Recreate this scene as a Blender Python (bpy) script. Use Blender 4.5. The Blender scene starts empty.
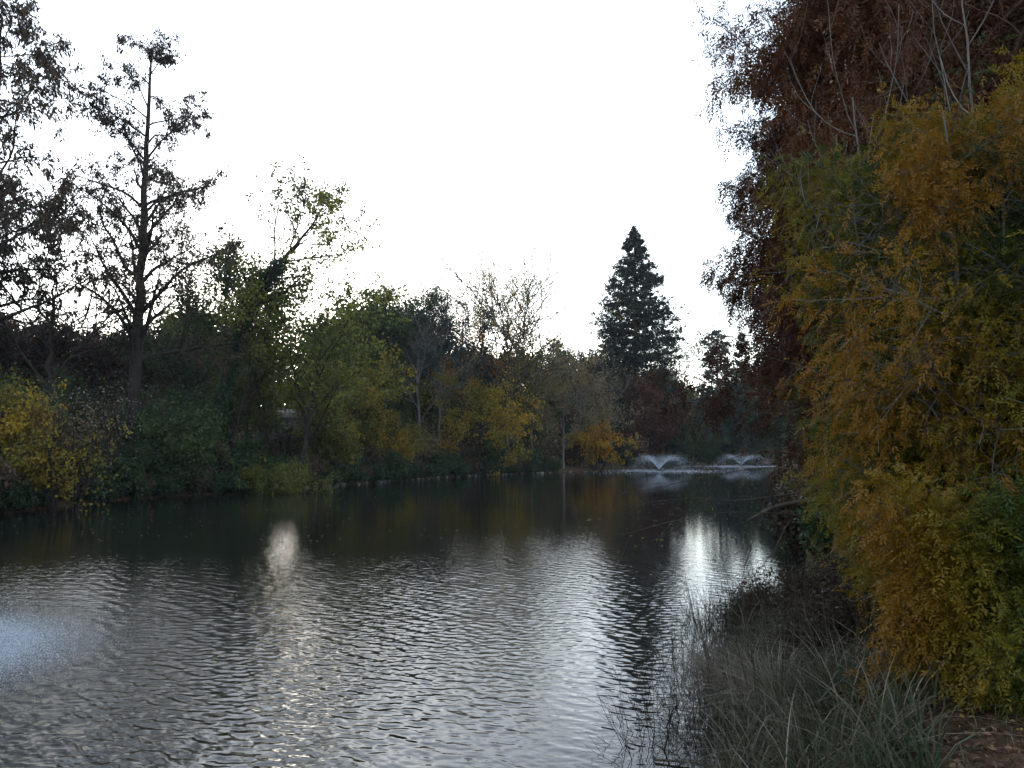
import bpy, math
import numpy as np

C = bpy.context.scene.collection
R = math.radians
UP = np.array([0.0, 0.0, 1.0])

# ------------------------------------------------------------------ camera
F, CX, CY = 788.0, 512.0, 384.0
CAM_H = 3.0
PITCH = math.atan(63 / F)
cam_d = bpy.data.cameras.new('camera')
cam = bpy.data.objects.new('camera', cam_d); C.objects.link(cam)
cam.location = (0, 0, CAM_H)
cam.rotation_euler = (R(90) + PITCH, 0, 0)
cam_d.sensor_width = 36; cam_d.lens = F / 1024 * 36
cam_d.clip_start = 0.05; cam_d.clip_end = 6000
bpy.context.scene.camera = cam


def at(px, py, Y):
    """point at distance Y along the view that stands at this pixel"""
    a, b = (px - CX) / F, (CY - py) / F
    d = np.array([a, math.cos(PITCH) - b * math.sin(PITCH), math.sin(PITCH) + b * math.cos(PITCH)])
    return np.array([0, 0, CAM_H]) + d * (Y / d[1])


# ------------------------------------------------------------------ light
SUN_AZ, SUN_EL = -15.5, 6.0          # degrees right of the view, above the horizon
sc = bpy.context.scene
w = bpy.data.worlds.new('World'); sc.world = w; w.use_nodes = True
nt = w.node_tree; nt.nodes.clear()
sky = nt.nodes.new('ShaderNodeTexSky'); sky.sky_type = 'NISHITA'; sky.sun_disc = False
sky.sun_elevation = R(SUN_EL); sky.sun_rotation = R(SUN_AZ)
sky.air_density = 1.0; sky.dust_density = .6; sky.ozone_density = 2.5; sky.altitude = 50
hs = nt.nodes.new('ShaderNodeHueSaturation'); hs.inputs['Saturation'].default_value = 0.46
bg = nt.nodes.new('ShaderNodeBackground'); bg.inputs['Strength'].default_value = 0.15
wo = nt.nodes.new('ShaderNodeOutputWorld')
nt.links.new(sky.outputs[0], hs.inputs['Color']); nt.links.new(hs.outputs[0], bg.inputs['Color'])
nt.links.new(bg.outputs[0], wo.inputs[0])
sd_ = bpy.data.lights.new('sun', 'SUN'); sd_.energy = 0.28; sd_.angle = R(17); sd_.color = (1, .93, .82)
sun = bpy.data.objects.new('sun', sd_); C.objects.link(sun)
sun.rotation_euler = (R(90 - SUN_EL), 0, R(180 - SUN_AZ)); sun.location = (-20, 60, 60)
sc.view_settings.view_transform = 'Standard'; sc.view_settings.look = 'None'
sc.view_settings.exposure = 2.5; sc.view_settings.gamma = 1
sc.view_settings.use_curve_mapping = False
sc.render.engine = 'CYCLES'
sc.cycles.max_bounces = 6; sc.cycles.diffuse_bounces = 3; sc.cycles.glossy_bounces = 3
sc.cycles.transmission_bounces = 3; sc.cycles.transparent_max_bounces = 8
sc.cycles.use_denoising = True
sc.cycles.caustics_reflective = False


# ------------------------------------------------------------------ materials
def mat(name):
    m = bpy.data.materials.new(name); m.use_nodes = True
    m.node_tree.nodes.clear()
    return m, m.node_tree.nodes, m.node_tree.links


def ramp(n, cols, pos=None):
    r = n.new('ShaderNodeValToRGB'); e = r.color_ramp.elements
    k = len(cols); pos = pos or [i / (k - 1) for i in range(k)]
    while len(e) < k: e.new(.5)
    for i in range(k): e[i].position = pos[i]; e[i].color = (*cols[i], 1)
    return r


_leafcache = {}
def leaf_mat(name, cols, trans=.35, rough=.55, pos=None):
    m, n, l = mat(name)
    a = n.new('ShaderNodeAttribute'); a.attribute_name = 'tint'
    r = ramp(n, cols, pos); l.new(a.outputs['Fac'], r.inputs[0])
    p = n.new('ShaderNodeBsdfPrincipled'); p.inputs['Roughness'].default_value = rough
    p.inputs['Specular IOR Level'].default_value = .25
    t = n.new('ShaderNodeBsdfTranslucent'); mx = n.new('ShaderNodeMixShader'); mx.inputs[0].default_value = trans
    o = n.new('ShaderNodeOutputMaterial')
    l.new(r.outputs[0], p.inputs['Base Color']); l.new(r.outputs[0], t.inputs['Color'])
    l.new(p.outputs[0], mx.inputs[1]); l.new(t.outputs[0], mx.inputs[2]); l.new(mx.outputs[0], o.inputs[0])
    return m


def noise_mat(name, cols, scale, bump=.3, rough=.9, bscale=None, pos=None, stretch=(1, 1, 1), detail=6, dist=.02):
    m, n, l = mat(name)
    tc = n.new('ShaderNodeTexCoord'); mp = n.new('ShaderNodeMapping'); mp.inputs['Scale'].default_value = stretch
    l.new(tc.outputs['Object'], mp.inputs[0])
    no = n.new('ShaderNodeTexNoise'); no.inputs['Scale'].default_value = scale; no.inputs['Detail'].default_value = detail
    no.inputs['Roughness'].default_value = .65
    l.new(mp.outputs[0], no.inputs[0])
    r = ramp(n, cols, pos); l.new(no.outputs[0], r.inputs[0])
    p = n.new('ShaderNodeBsdfPrincipled'); p.inputs['Roughness'].default_value = rough
    p.inputs['Specular IOR Level'].default_value = .2
    l.new(r.outputs[0], p.inputs['Base Color'])
    o = n.new('ShaderNodeOutputMaterial'); l.new(p.outputs[0], o.inputs[0])
    if bump:
        n2 = n.new('ShaderNodeTexNoise'); n2.inputs['Scale'].default_value = bscale or scale * 4; n2.inputs['Detail'].default_value = 5
        l.new(mp.outputs[0], n2.inputs[0])
        b = n.new('ShaderNodeBump'); b.inputs['Strength'].default_value = bump; b.inputs['Distance'].default_value = dist
        l.new(n2.outputs[0], b.inputs['Height']); l.new(b.outputs[0], p.inputs['Normal'])
    return m


BARK = noise_mat('bark_brown', [(.035, .028, .022), (.10, .08, .062), (.16, .13, .105)], 5, .8, stretch=(1, 1, .2), pos=[.3, .55, .75])
BARK_GREY = noise_mat('bark_grey', [(.06, .056, .05), (.14, .13, .115), (.21, .195, .175)], 5, .6, stretch=(1, 1, .25), pos=[.3, .55, .75])
BARK_DARK = noise_mat('bark_dark', [(.012, .010, .009), (.030, .025, .021), (.05, .042, .034)], 5, .8, stretch=(1, 1, .2), pos=[.3, .55, .75])
BARK_RED = noise_mat('bark_red', [(.05, .028, .02), (.12, .07, .048), (.17, .105, .075)], 5, .8, stretch=(1, 1, .15), pos=[.3, .55, .75])
L_RUST = leaf_mat('leaf_rust', [(.032, .012, .006), (.070, .024, .009), (.105, .039, .012), (.13, .055, .015)], .25)
L_BROWN = leaf_mat('leaf_brown', [(.03, .022, .015), (.065, .045, .028), (.10, .07, .042)], .25)
L_OLIVE = leaf_mat('leaf_olive', [(.05, .065, .02), (.10, .12, .028), (.19, .19, .035), (.27, .23, .04)], .4)
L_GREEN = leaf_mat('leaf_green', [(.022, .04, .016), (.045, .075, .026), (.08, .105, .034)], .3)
L_DARK = leaf_mat('needle_dark', [(.007, .014, .009), (.015, .027, .017), (.026, .04, .024)], .1)
L_BLUE = leaf_mat('needle_blue', [(.018, .03, .027), (.035, .055, .048), (.055, .078, .066)], .1)
L_YEL = leaf_mat('leaf_yellow', [(.10, .10, .02), (.26, .19, .022), (.40, .26, .022), (.42, .20, .018)], .4)
L_GOLD = leaf_mat('leaf_gold', [(.022, .048, .013), (.058, .080, .012), (.145, .124, .011), (.215, .138, .010), (.22, .104, .009)], .4, pos=[0, .28, .5, .72, 1])
L_ORANGE = leaf_mat('leaf_orange', [(.20, .09, .02), (.38, .17, .02), (.46, .24, .025)], .4)
L_TAN = leaf_mat('leaf_tan', [(.10, .08, .045), (.20, .15, .08), (.29, .21, .095)], .35)
L_MAROON = leaf_mat('leaf_maroon', [(.040, .015, .012), (.078, .027, .019), (.115, .043, .027)], .25)
L_REDBROWN = leaf_mat('leaf_redbrown', [(.03, .015, .012), (.058, .028, .020), (.09, .048, .032)], .25)
L_PALE = leaf_mat('leaf_pale', [(.14, .14, .10), (.24, .23, .17), (.34, .32, .25)], .35)
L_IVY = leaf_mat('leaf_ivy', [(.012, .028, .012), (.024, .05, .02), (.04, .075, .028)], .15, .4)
BLADE = leaf_mat('blade_mixed', [(.026, .040, .017), (.05, .062, .028), (.12, .11, .075), (.27, .24, .18)], .3, pos=[0, .45, .72, 1])
BLADE_DRY = leaf_mat('blade_dry', [(.14, .115, .08), (.26, .225, .165), (.42, .38, .30)], .3)
STEM_DRY = leaf_mat('stem_dry', [(.035, .027, .02), (.075, .058, .04), (.13, .105, .075)], .15)
LITTER = leaf_mat('litter', [(.05, .03, .02), (.13, .068, .04), (.27, .16, .09), (.42, .29, .05)], .15, pos=[0, .5, .93, 1])
STONE = noise_mat('stone_pale', [(.07, .068, .063), (.14, .135, .125), (.21, .205, .195)], 3, .5)
WOOD = noise_mat('wood_weathered', [(.10, .08, .06), (.20, .165, .13)], 6, .3, stretch=(1, 1, .3))


# ------------------------------------------------------------------ mesh helpers
def link_mesh(name, V, Q, material, parent=None, tint=None, smooth=False, loc=None, T=None):
    """V (n,3); Q (m,4) quads; T (k,3) triangles"""
    V = np.asarray(V, dtype=np.float32)
    me = bpy.data.meshes.new(name)
    Q = np.zeros((0, 4), int) if Q is None else np.asarray(Q)
    T = np.zeros((0, 3), int) if T is None else np.asarray(T)
    me.vertices.add(len(V)); me.vertices.foreach_set('co', V.ravel())
    loops = np.concatenate([Q.ravel(), T.ravel()]).astype(np.int32)
    me.loops.add(len(loops)); me.loops.foreach_set('vertex_index', loops)
    me.polygons.add(len(Q) + len(T))
    st = np.concatenate([np.arange(len(Q)) * 4, len(Q) * 4 + np.arange(len(T)) * 3]).astype(np.int32)
    me.polygons.foreach_set('loop_start', st)
    if smooth: me.polygons.foreach_set('use_smooth', np.ones(len(st), dtype=bool))
    me.update(calc_edges=True)
    if tint is not None:
        a = me.attributes.new('tint', 'FLOAT', 'FACE'); a.data.foreach_set('value', np.asarray(tint, dtype=np.float32))
    me.materials.append(material)
    o = bpy.data.objects.new(name, me); C.objects.link(o)
    if parent is not None: o.parent = parent
    if loc is not None: o.location = loc
    return o


def empty(name, loc, label, cat, group=None):
    o = bpy.data.objects.new(name, None); C.objects.link(o); o.location = [float(v) for v in loc]
    o['label'] = label; o['category'] = cat
    if group: o['group'] = group
    o.empty_display_size = .3
    return o


def tag(o, label=None, cat=None, group=None, kind=None):
    if label: o['label'] = label
    if cat: o['category'] = cat
    if group: o['group'] = group
    if kind: o['kind'] = kind
    return o


def dup(root, loc, rz, s=1.0, label=None, group=None):
    r = root.copy(); C.objects.link(r); r.location = [float(v) for v in loc]; r.rotation_euler = (0, 0, rz); r.scale = (s, s, s)
    if label: r['label'] = label
    if group: r['group'] = group
    for ch in list(root.children):
        c = ch.copy(); C.objects.link(c); c.parent = r
        for g in list(ch.children):
            d = g.copy(); C.objects.link(d); d.parent = c
    return r


def norm(v):
    return v / np.maximum(np.linalg.norm(v, axis=-1, keepdims=True), 1e-9)


def tubes(P, Rr, S=5):
    """P (B,N,3), Rr (B,N) -> verts, quads"""
    B, N, _ = P.shape
    T = norm(np.gradient(P, axis=1))
    mean = norm(T.mean(axis=1))
    ref = np.where(np.abs(mean[:, 2:3]) > .8, np.array([[1., 0, 0]]), np.array([[0, 0, 1.]]))
    U = norm(np.cross(T, ref[:, None, :])); W = np.cross(T, U)
    a = np.arange(S) * 2 * np.pi / S
    V = P[:, :, None, :] + Rr[:, :, None, None] * (np.cos(a)[None, None, :, None] * U[:, :, None, :] + np.sin(a)[None, None, :, None] * W[:, :, None, :])
    V = V.reshape(-1, 3)
    b = np.arange(B)[:, None, None] * N * S; i = np.arange(N - 1)[None, :, None] * S; j = np.arange(S)[None, None, :]
    j2 = (j + 1) % S
    Q = np.stack([b + i + j, b + i + j2, b + i + S + j2, b + i + S + j], axis=-1).reshape(-1, 4)
    return V, Q


def merge(parts):
    Vs, Qs, k = [], [], 0
    for V, Q in parts:
        Vs.append(V); Qs.append(Q + k); k += len(V)
    return np.concatenate(Vs), np.concatenate(Qs)


def interp(P, t):
    """P (B,N,3) t (B,k) -> (B,k,3) points, tangents"""
    N = P.shape[1]
    f = np.clip(t, 0, 1) * (N - 1); i = np.minimum(f.astype(int), N - 2); u = (f - i)[..., None]
    b = np.arange(len(P))[:, None]
    A, Bp = P[b, i], P[b, i + 1]
    return A * (1 - u) + Bp * u, norm(Bp - A)


def interp1(Rr, t):
    N = Rr.shape[1]
    f = np.clip(t, 0, 1) * (N - 1); i = np.minimum(f.astype(int), N - 2); u = f - i
    b = np.arange(len(Rr))[:, None]
    return Rr[b, i] * (1 - u) + Rr[b, i + 1] * u


def grow(P, Rr, rng, n, t0, t1, length, ang, angj=10, up=0., wander=.15, N=6, rs=.6, tip=.006, prof=None, flat=0., rel=True, gold=True, uptip=0., lv=.3):
    B = len(P)
    t = t0 + (t1 - t0) * (np.arange(n)[None, :] + rng.random((B, n))) / n
    p, T = interp(P, t)
    pl = np.linalg.norm(np.diff(P, axis=1), axis=2).sum(1)
    L = length * (pl[:, None] if rel else 1.0) * rng.uniform(1 - lv, 1 + lv, (B, n))
    if prof is not None: L = L * prof(t)
    r0 = interp1(Rr, t) * rs
    az = (np.arange(n)[None, :] * 2.39996 if gold else 0) + rng.uniform(-.5, .5, (B, n)) + rng.uniform(0, 6.28, (B, 1))
    ref = np.where(np.abs(T[..., 2:3]) > .9, np.array([1., 0, 0]), UP)
    U = norm(np.cross(T, ref)); W = np.cross(T, U)
    side = np.cos(az)[..., None] * U + np.sin(az)[..., None] * W
    if flat > 0:
        side[..., 2] *= (1 - flat); side = norm(side)
    a = np.radians(ang + rng.normal(0, angj, (B, n)))[..., None]
    d = norm(np.cos(a) * T + np.sin(a) * side)
    p = p.reshape(-1, 3); d = d.reshape(-1, 3); L = L.reshape(-1); r0 = r0.reshape(-1)
    M = len(p); out = np.zeros((M, N, 3)); out[:, 0] = p
    st = (L / (N - 1))[:, None]
    for k in range(1, N):
        d = norm(d + wander * rng.normal(0, 1, (M, 3)) + (up + uptip * k / N) * UP / (N - 1))
        out[:, k] = out[:, k - 1] + d * st
    s = np.linspace(0, 1, N)[None, :]
    rad = np.maximum(r0[:, None] * (1 - s) + np.minimum(tip, r0)[:, None] * s, .0015)
    return out, rad


def anchors(P, rng, k, t0=.2, t1=1.0):
    t = t0 + (t1 - t0) * rng.random((len(P), k))
    p, T = interp(P, t)
    return p.reshape(-1, 3), T.reshape(-1, 3)


def leaf_quads(c, d, L, W, rng, nrm=None):
    """pointed leaf quads: centre-line start c, axis d"""
    M = len(c)
    q = rng.normal(0, 1, (M, 3)) if nrm is None else nrm
    s = norm(np.cross(d, q))
    L = np.broadcast_to(np.asarray(L, float), (M,))[:, None]; W = np.broadcast_to(np.asarray(W, float), (M,))[:, None]
    n2 = np.cross(s, d) * W * .15
    V = np.stack([c, c + d * L * .45 + s * W * .5 + n2, c + d * L, c + d * L * .45 - s * W * .5 + n2], axis=1).reshape(-1, 3)
    Q = np.arange(M * 4).reshape(M, 4)
    return V, Q


def vnoise(p, seed, freq):
    """smooth value in about -1..1 from a few random plane waves"""
    r = np.random.default_rng(seed); v = 0
    for k in range(6):
        q = norm(r.normal(0, 1, 3)) * freq * r.uniform(.6, 1.5)
        v = v + np.sin(p @ q + r.uniform(0, 6.28))
    return v / 2.6


def scatter_leaves(P, rng, per, n, spread, L, W, droop=.3, along=.4, t0=.2, tseed=1, tf=.5, tmix=.32, tbias=.5, keep=1.0, keepf=.35, jit=.14):
    """per anchors on each twig, n leaves at each; gaps come from a smooth 3-D mask"""
    p, T = anchors(P, rng, per, t0)
    if keep < 1:
        m = vnoise(p, tseed + 77, keepf) * .5 + .5 + rng.normal(0, .12, len(p)) < keep
        p, T = p[m], T[m]
    p = np.repeat(p, n, 0); T = np.repeat(T, n, 0); M = len(p)
    p = p + rng.normal(0, spread, (M, 3))
    d = norm(T * along + rng.normal(0, .55, (M, 3)) - droop * UP)
    sz = rng.uniform(.6, 1.35, M)
    V, Q = leaf_quads(p, d, L * sz, W * sz, rng)
    tint = np.clip(tbias + tmix * vnoise(p, tseed, tf) + rng.normal(0, jit, M), 0, 1)
    return V, Q, tint


def compound(p, d, rng, pairs, L, lw, ll, droop=.35):
    """feathered leaves: a rachis of leaflet pairs bending down"""
    M = len(p)
    s = norm(np.cross(d, norm(rng.normal(0, .6, (M, 3)) + UP)))
    sz = rng.uniform(.65, 1.25, M)
    cs, ds, Ls, ns, idx = [], [], [], [], []
    nn = norm(np.cross(s, d))
    for k in range(pairs):
        u = (k + .6) / pairs
        c = p + d * (L * sz * u)[:, None] - UP * (droop * L * sz * u * u)[:, None]
        for sg in (-1, 1):
            cs.append(c); ds.append(norm(d * .55 + sg * s * .8 - UP * .22 + rng.normal(0, .28, (M, 3)))); Ls.append(ll * sz * (1.1 - .5 * abs(u - .5))); ns.append(nn); idx.append(np.arange(M))
    c = p + d * (L * sz)[:, None] - UP * (droop * L * sz)[:, None]
    cs.append(c); ds.append(norm(d - UP * .4)); Ls.append(ll * sz); ns.append(nn); idx.append(np.arange(M))
    c = np.concatenate(cs); d2 = np.concatenate(ds); LL = np.concatenate(Ls)
    V, Q = leaf_quads(c, d2, LL, LL * lw, rng, np.concatenate(ns) + rng.normal(0, .3, (len(c), 3)))
    # leaf stalk as a thin two-segment strip is left to the twig mesh
    return V, Q, np.concatenate(idx)


def by_length(P, rng):
    L = np.linalg.norm(np.diff(P, axis=1), axis=2).sum(1)
    return P[rng.random(len(P)) < L / np.percentile(L, 65)]


def trunk_line(pts, N, r0, r1, rng, wob=.0, flare=.5):
    pts = np.asarray(pts, float)
    k = np.linspace(0, len(pts) - 1, N); i = np.minimum(k.astype(int), len(pts) - 2); u = (k - i)[:, None]
    # catmull-rom
    g = lambda j: pts[np.clip(j, 0, len(pts) - 1)]
    a, b, c, d = g(i - 1), g(i), g(i + 1), g(i + 2)
    P = .5 * (2 * b + (c - a) * u + (2 * a - 5 * b + 4 * c - d) * u ** 2 + (3 * b - a - 3 * c + d) * u ** 3)
    if wob: P[1:] += rng.normal(0, wob, (N - 1, 3)) * np.array([1, 1, .2])
    s = np.linspace(0, 1, N)
    rad = r0 * (1 - s) ** .9 + r1 * s
    rad = rad * (1 + flare * np.exp(-s * N * .9))
    return P[None], rad[None]


# ------------------------------------------------------------------ lake outline and ground
LAKE = np.array([(1.0, 5.2), (1.9, 7.4), (2.55, 9.5), (3.15, 11.5), (3.75, 13), (4.75, 14.7), (6.0, 17.2), (7.7, 21), (9.8, 27), (14, 38), (21, 55), (29, 76), (37, 100), (44, 125), (52, 150),
                 (51, 160), (40, 150), (30, 127), (20, 113), (14, 103), (3.2, 91), (-6.2, 79), (-13, 64), (-17, 52), (-22.3, 47.3), (-22.6, 34.8),
                 (-25, 30), (-30, 20), (-30, 8), (-22, 0), (-8, -1.5), (-3, .8), (-.6, 2.8)], float)
def smooth_poly(p, it=2):
    for _ in range(it):
        q = np.roll(p, -1, 0)
        p = np.stack([p * .75 + q * .25, p * .25 + q * .75], 1).reshape(-1, 2)
    return p
LAKE = smooth_poly(LAKE, 2)


def lake_sd(x, y):
    """distance to the shore, positive on land"""
    P = np.stack([x, y], -1).reshape(-1, 2); best = np.full(len(P), 1e9); ins = np.zeros(len(P), bool)
    for a, b in zip(LAKE, np.roll(LAKE, -1, 0)):
        e = b - a; w_ = P - a
        t = np.clip((w_ @ e) / (e @ e), 0, 1)
        best = np.minimum(best, np.hypot(*(w_ - t[:, None] * e).T))
        c = ((a[1] > P[:, 1]) != (b[1] > P[:, 1])) & (P[:, 0] < (b[0] - a[0]) * (P[:, 1] - a[1]) / (b[1] - a[1] + 1e-12) + a[0])
        ins ^= c
    return np.where(ins, -best, best).reshape(np.shape(x))


def ground_z(x, y):
    x = np.asarray(x, float); y = np.asarray(y, float)
    sd = lake_sd(x, y)
    p = np.stack([x, y, 0 * x], -1)
    near = np.clip((11.3 - np.hypot(x - 1, y)) / 5.0, 0, 1)           # the high near bank
    land = (.32 * (1 - np.exp(-np.maximum(sd, 0) / .5)) + .5 * (1 - np.exp(-np.maximum(sd, 0) / 9))) * (1 - near) + near * (1.45 * (1 - np.exp(-np.maximum(sd, 0) / 1.25)))
    land = land + np.clip((sd - 25) / 150, 0, 1) ** 1.3 * (13 + 4 * vnoise(p, 5, .02))
    land = land + np.clip((sd - 8) / 60, 0, 1) * 3.6 * np.clip((-x - 2) / 8, 0, 1)
    land = land + np.clip(sd, 0, 1.5) * .05 * vnoise(p, 3, 1.3)
    bed = -np.minimum(-np.minimum(sd, 0) * .5, 1.4) - .06
    return np.where(sd > 0, land - .06 * np.exp(-np.maximum(sd, 0) / .3), bed)


def gz(x, y):
    return float(ground_z(np.array([x]), np.array([y]))[0])


def polar_sheet(name, r, th, zf, material, cx=0, cy=0, keep=None):
    Rg, Tg = np.meshgrid(r, th, indexing='ij')
    X, Y = cx + Rg * np.sin(Tg), cy + Rg * np.cos(Tg)
    Z = zf(X, Y)
    V = np.stack([X, Y, Z], -1).reshape(-1, 3)
    n, m = len(r), len(th)
    closed = abs((th[-1] - th[0]) - 2 * np.pi) < 2.1 * (th[1] - th[0])
    i, j = np.meshgrid(np.arange(n - 1), np.arange(m if closed else m - 1), indexing='ij')
    j2 = (j + 1) % m
    Q = np.stack([i * m + j, (i + 1) * m + j, (i + 1) * m + j2, i * m + j2], -1).reshape(-1, 4)[:, ::-1]
    if keep is not None:
        k = keep(V[Q].mean(1)); Q = Q[k]
        used = np.unique(Q); mp = np.zeros(len(V), int); mp[used] = np.arange(len(used)); V, Q = V[used], mp[Q]
    return V, Q


def ground_material():
    m, n, l = mat('ground_litter_grass')
    g = n.new('ShaderNodeNewGeometry')
    def nz(s, d=6):
        k = n.new('ShaderNodeTexNoise'); k.inputs['Scale'].default_value = s; k.inputs['Detail'].default_value = d; k.inputs['Roughness'].default_value = .65
        l.new(g.outputs['Position'], k.inputs[0]); return k
    litter = ramp(n, [(.035, .022, .015), (.075, .045, .028), (.12, .068, .04), (.17, .11, .06)], [.3, .45, .6, .75]); l.new(nz(9).outputs[0], litter.inputs[0])
    grass = ramp(n, [(.022, .035, .014), (.045, .07, .025), (.085, .105, .04)], [.3, .5, .75]); l.new(nz(14).outputs[0], grass.inputs[0])
    msk = ramp(n, [(0, 0, 0), (1, 1, 1)], [.46, .60]); l.new(nz(.22, 4).outputs[0], msk.inputs[0])
    at_ = n.new('ShaderNodeAttribute'); at_.attribute_name = 'lawn'
    ad = n.new('ShaderNodeMath'); ad.operation = 'ADD'; ad.use_clamp = True
    l.new(msk.outputs[0], ad.inputs[0]); l.new(at_.outputs['Fac'], ad.inputs[1])
    mx = n.new('ShaderNodeMix'); mx.data_type = 'RGBA'
    l.new(ad.outputs[0], mx.inputs[0]); l.new(litter.outputs[0], mx.inputs[6]); l.new(grass.outputs[0], mx.inputs[7])
    p = n.new('ShaderNodeBsdfPrincipled'); p.inputs['Roughness'].default_value = .95; p.inputs['Specular IOR Level'].default_value = .1
    l.new(mx.outputs[2], p.inputs['Base Color'])
    b = n.new('ShaderNodeBump'); b.inputs['Strength'].default_value = .7; b.inputs['Distance'].default_value = .03
    l.new(nz(22).outputs[0], b.inputs['Height']); l.new(b.outputs[0], p.inputs['Normal'])
    o = n.new('ShaderNodeOutputMaterial'); l.new(p.outputs[0], o.inputs[0])
    return m


rg = np.concatenate([np.linspace(.3, 12, 60), np.geomspace(12.3, 200, 150), np.geomspace(210, 2600, 26)])
thg = np.linspace(0, 2 * np.pi, 421)[:-1]
V, Q = polar_sheet('ground', rg, thg, ground_z, None)
gr = link_mesh('ground', V, Q, ground_material(), smooth=True); tag(gr, kind='structure')
lawn = -1.0 * (np.hypot(V[:, 0], V[:, 1]) < 18) + np.clip((np.hypot(V[:, 0] + 35, (V[:, 1] - 85) * .9) < 26) * .12, 0, 1)
la = gr.data.attributes.new('lawn', 'FLOAT', 'POINT'); la.data.foreach_set('value', lawn.astype(np.float32))

# path on the far bank
def ribbon(name, pts, width, material, dz=.02, kind='structure'):
    P, _ = trunk_line(np.array([(a, b, 0) for a, b in pts]), 60, 1, 1, None); P = P[0]
    T = norm(np.gradient(P, axis=0)); S = np.stack([-T[:, 1], T[:, 0], 0 * T[:, 0]], -1)
    k = np.linspace(-.5, .5, 5)
    V = P[:, None, :] + S[:, None, :] * (k * width)[None, :, None]
    V[..., 2] = ground_z(V[..., 0], V[..., 1]) + dz
    V = V.reshape(-1, 3)
    i, j = np.meshgrid(np.arange(59), np.arange(4), indexing='ij')
    Q = np.stack([i * 5 + j, i * 5 + j + 1, (i + 1) * 5 + j + 1, (i + 1) * 5 + j], -1).reshape(-1, 4)
    return tag(link_mesh(name, V, Q, material), kind=kind)
PATHM = noise_mat('path_sand', [(.13, .115, .095), (.22, .195, .16), (.28, .25, .21)], 4, .4)
PATH = [(-36, 40), (-31, 50), (-25, 57), (-21, 68), (-14, 82), (-4, 94), (6, 104)]
ribbon('path', PATH, 2.4, PATHM)

# ------------------------------------------------------------------ water
FOUNT = [(18.4, 99.0), (35.0, 121.0), (-9.5, 11.2)]
def agit(x, y):
    a = 0
    for (fx, fy), s in zip(FOUNT, (8, 9, 5.4)):
        a = a + np.exp(-(((x - fx) ** 2 + (y - fy) ** 2) / (s * s)))
    return np.clip(a, 0, 1)


def chop(x, y):
    d = np.hypot(x, y); p = np.stack([x, y, 0 * x], -1)
    calm = .2 + .8 / (1 + np.exp(-(-x * .9 + y * .22 - 2.6 + 1.3 * vnoise(p, 21, .25))))      # calmer by the near right bank
    far = 1 / (1 + np.exp((d - 30 - 5 * vnoise(p * np.array([.6, 1.6, 1]), 25, .16) - 4 * vnoise(p, 26, .05)) / 3.0))                            # sheltered under the far trees
    return calm * (.27 + .73 * far) * (1 + .3 * vnoise(p, 23, .14))


def row_step(d): return np.maximum(.022, d * d * .00019)


def wave_z(x, y):
    r = np.random.default_rng(11); z = np.zeros_like(x)
    dist = np.hypot(x, y)
    p = np.stack([x, y, 0 * x], -1)
    calm = chop(x, y)
    for k in range(90):
        lam = .075 * (.34 / .075) ** r.random()
        th = R(68) + r.normal(0, .55)                 # waves running up the view, mostly across it
        kx, ky = np.cos(th), np.sin(th)
        amp = .0125 * lam ** 1.0 * r.uniform(.5, 1.2) / math.sqrt(90 / 6)
        # spacing of the sheet grows with distance: fade waves it can no longer carry
        fade = np.clip((lam / row_step(dist) - 2.2) / 1.8, 0, 1)
        z = z + amp * fade * np.sin(2 * np.pi / lam * (kx * x + ky * y) + r.uniform(0, 6.28) + .8 * vnoise(p, 40 + k % 5, .5))
    z = z * calm
    for k, (fx, fy) in enumerate(FOUNT):
        d = np.hypot(x - fx, y - fy)
        z = z + .004 * np.exp(-d / 7) * np.sin(2 * np.pi * d / .55) * (k == 2)
    return z


def water_material():
    m, n, l = mat('lake_water')
    g = n.new('ShaderNodeNewGeometry')
    def nz(s, d=3, st=(1, 1, 1)):
        mp = n.new('ShaderNodeMapping'); mp.inputs['Scale'].default_value = st; l.new(g.outputs['Position'], mp.inputs[0])
        k = n.new('ShaderNodeTexNoise'); k.inputs['Scale'].default_value = s; k.inputs['Detail'].default_value = d
        l.new(mp.outputs[0], k.inputs[0]); return k
    a = n.new('ShaderNodeAttribute'); a.attribute_name = 'agit'
    p = n.new('ShaderNodeBsdfPrincipled'); p.inputs['Base Color'].default_value = (.009, .011, .009, 1); p.inputs['IOR'].default_value = 1.33
    rr = n.new('ShaderNodeMapRange'); rr.inputs[3].default_value = .035; rr.inputs[4].default_value = .34
    l.new(a.outputs['Fac'], rr.inputs[0]); l.new(rr.outputs[0], p.inputs['Roughness'])
    b = n.new('ShaderNodeBump'); b.inputs['Distance'].default_value = .014
    a2 = n.new('ShaderNodeAttribute'); a2.attribute_name = 'chop'
    bs = n.new('ShaderNodeMath'); bs.operation = 'MAXIMUM'
    l.new(a.outputs['Fac'], bs.inputs[0]); l.new(a2.outputs['Fac'], bs.inputs[1]); l.new(bs.outputs[0], b.inputs['Strength'])
    l.new(nz(9, 2, (.6, 1, 1)).outputs[0], b.inputs['Height']); l.new(b.outputs[0], p.inputs['Normal'])
    o = n.new('ShaderNodeOutputMaterial'); l.new(p.outputs[0], o.inputs[0])
    return m


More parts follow.
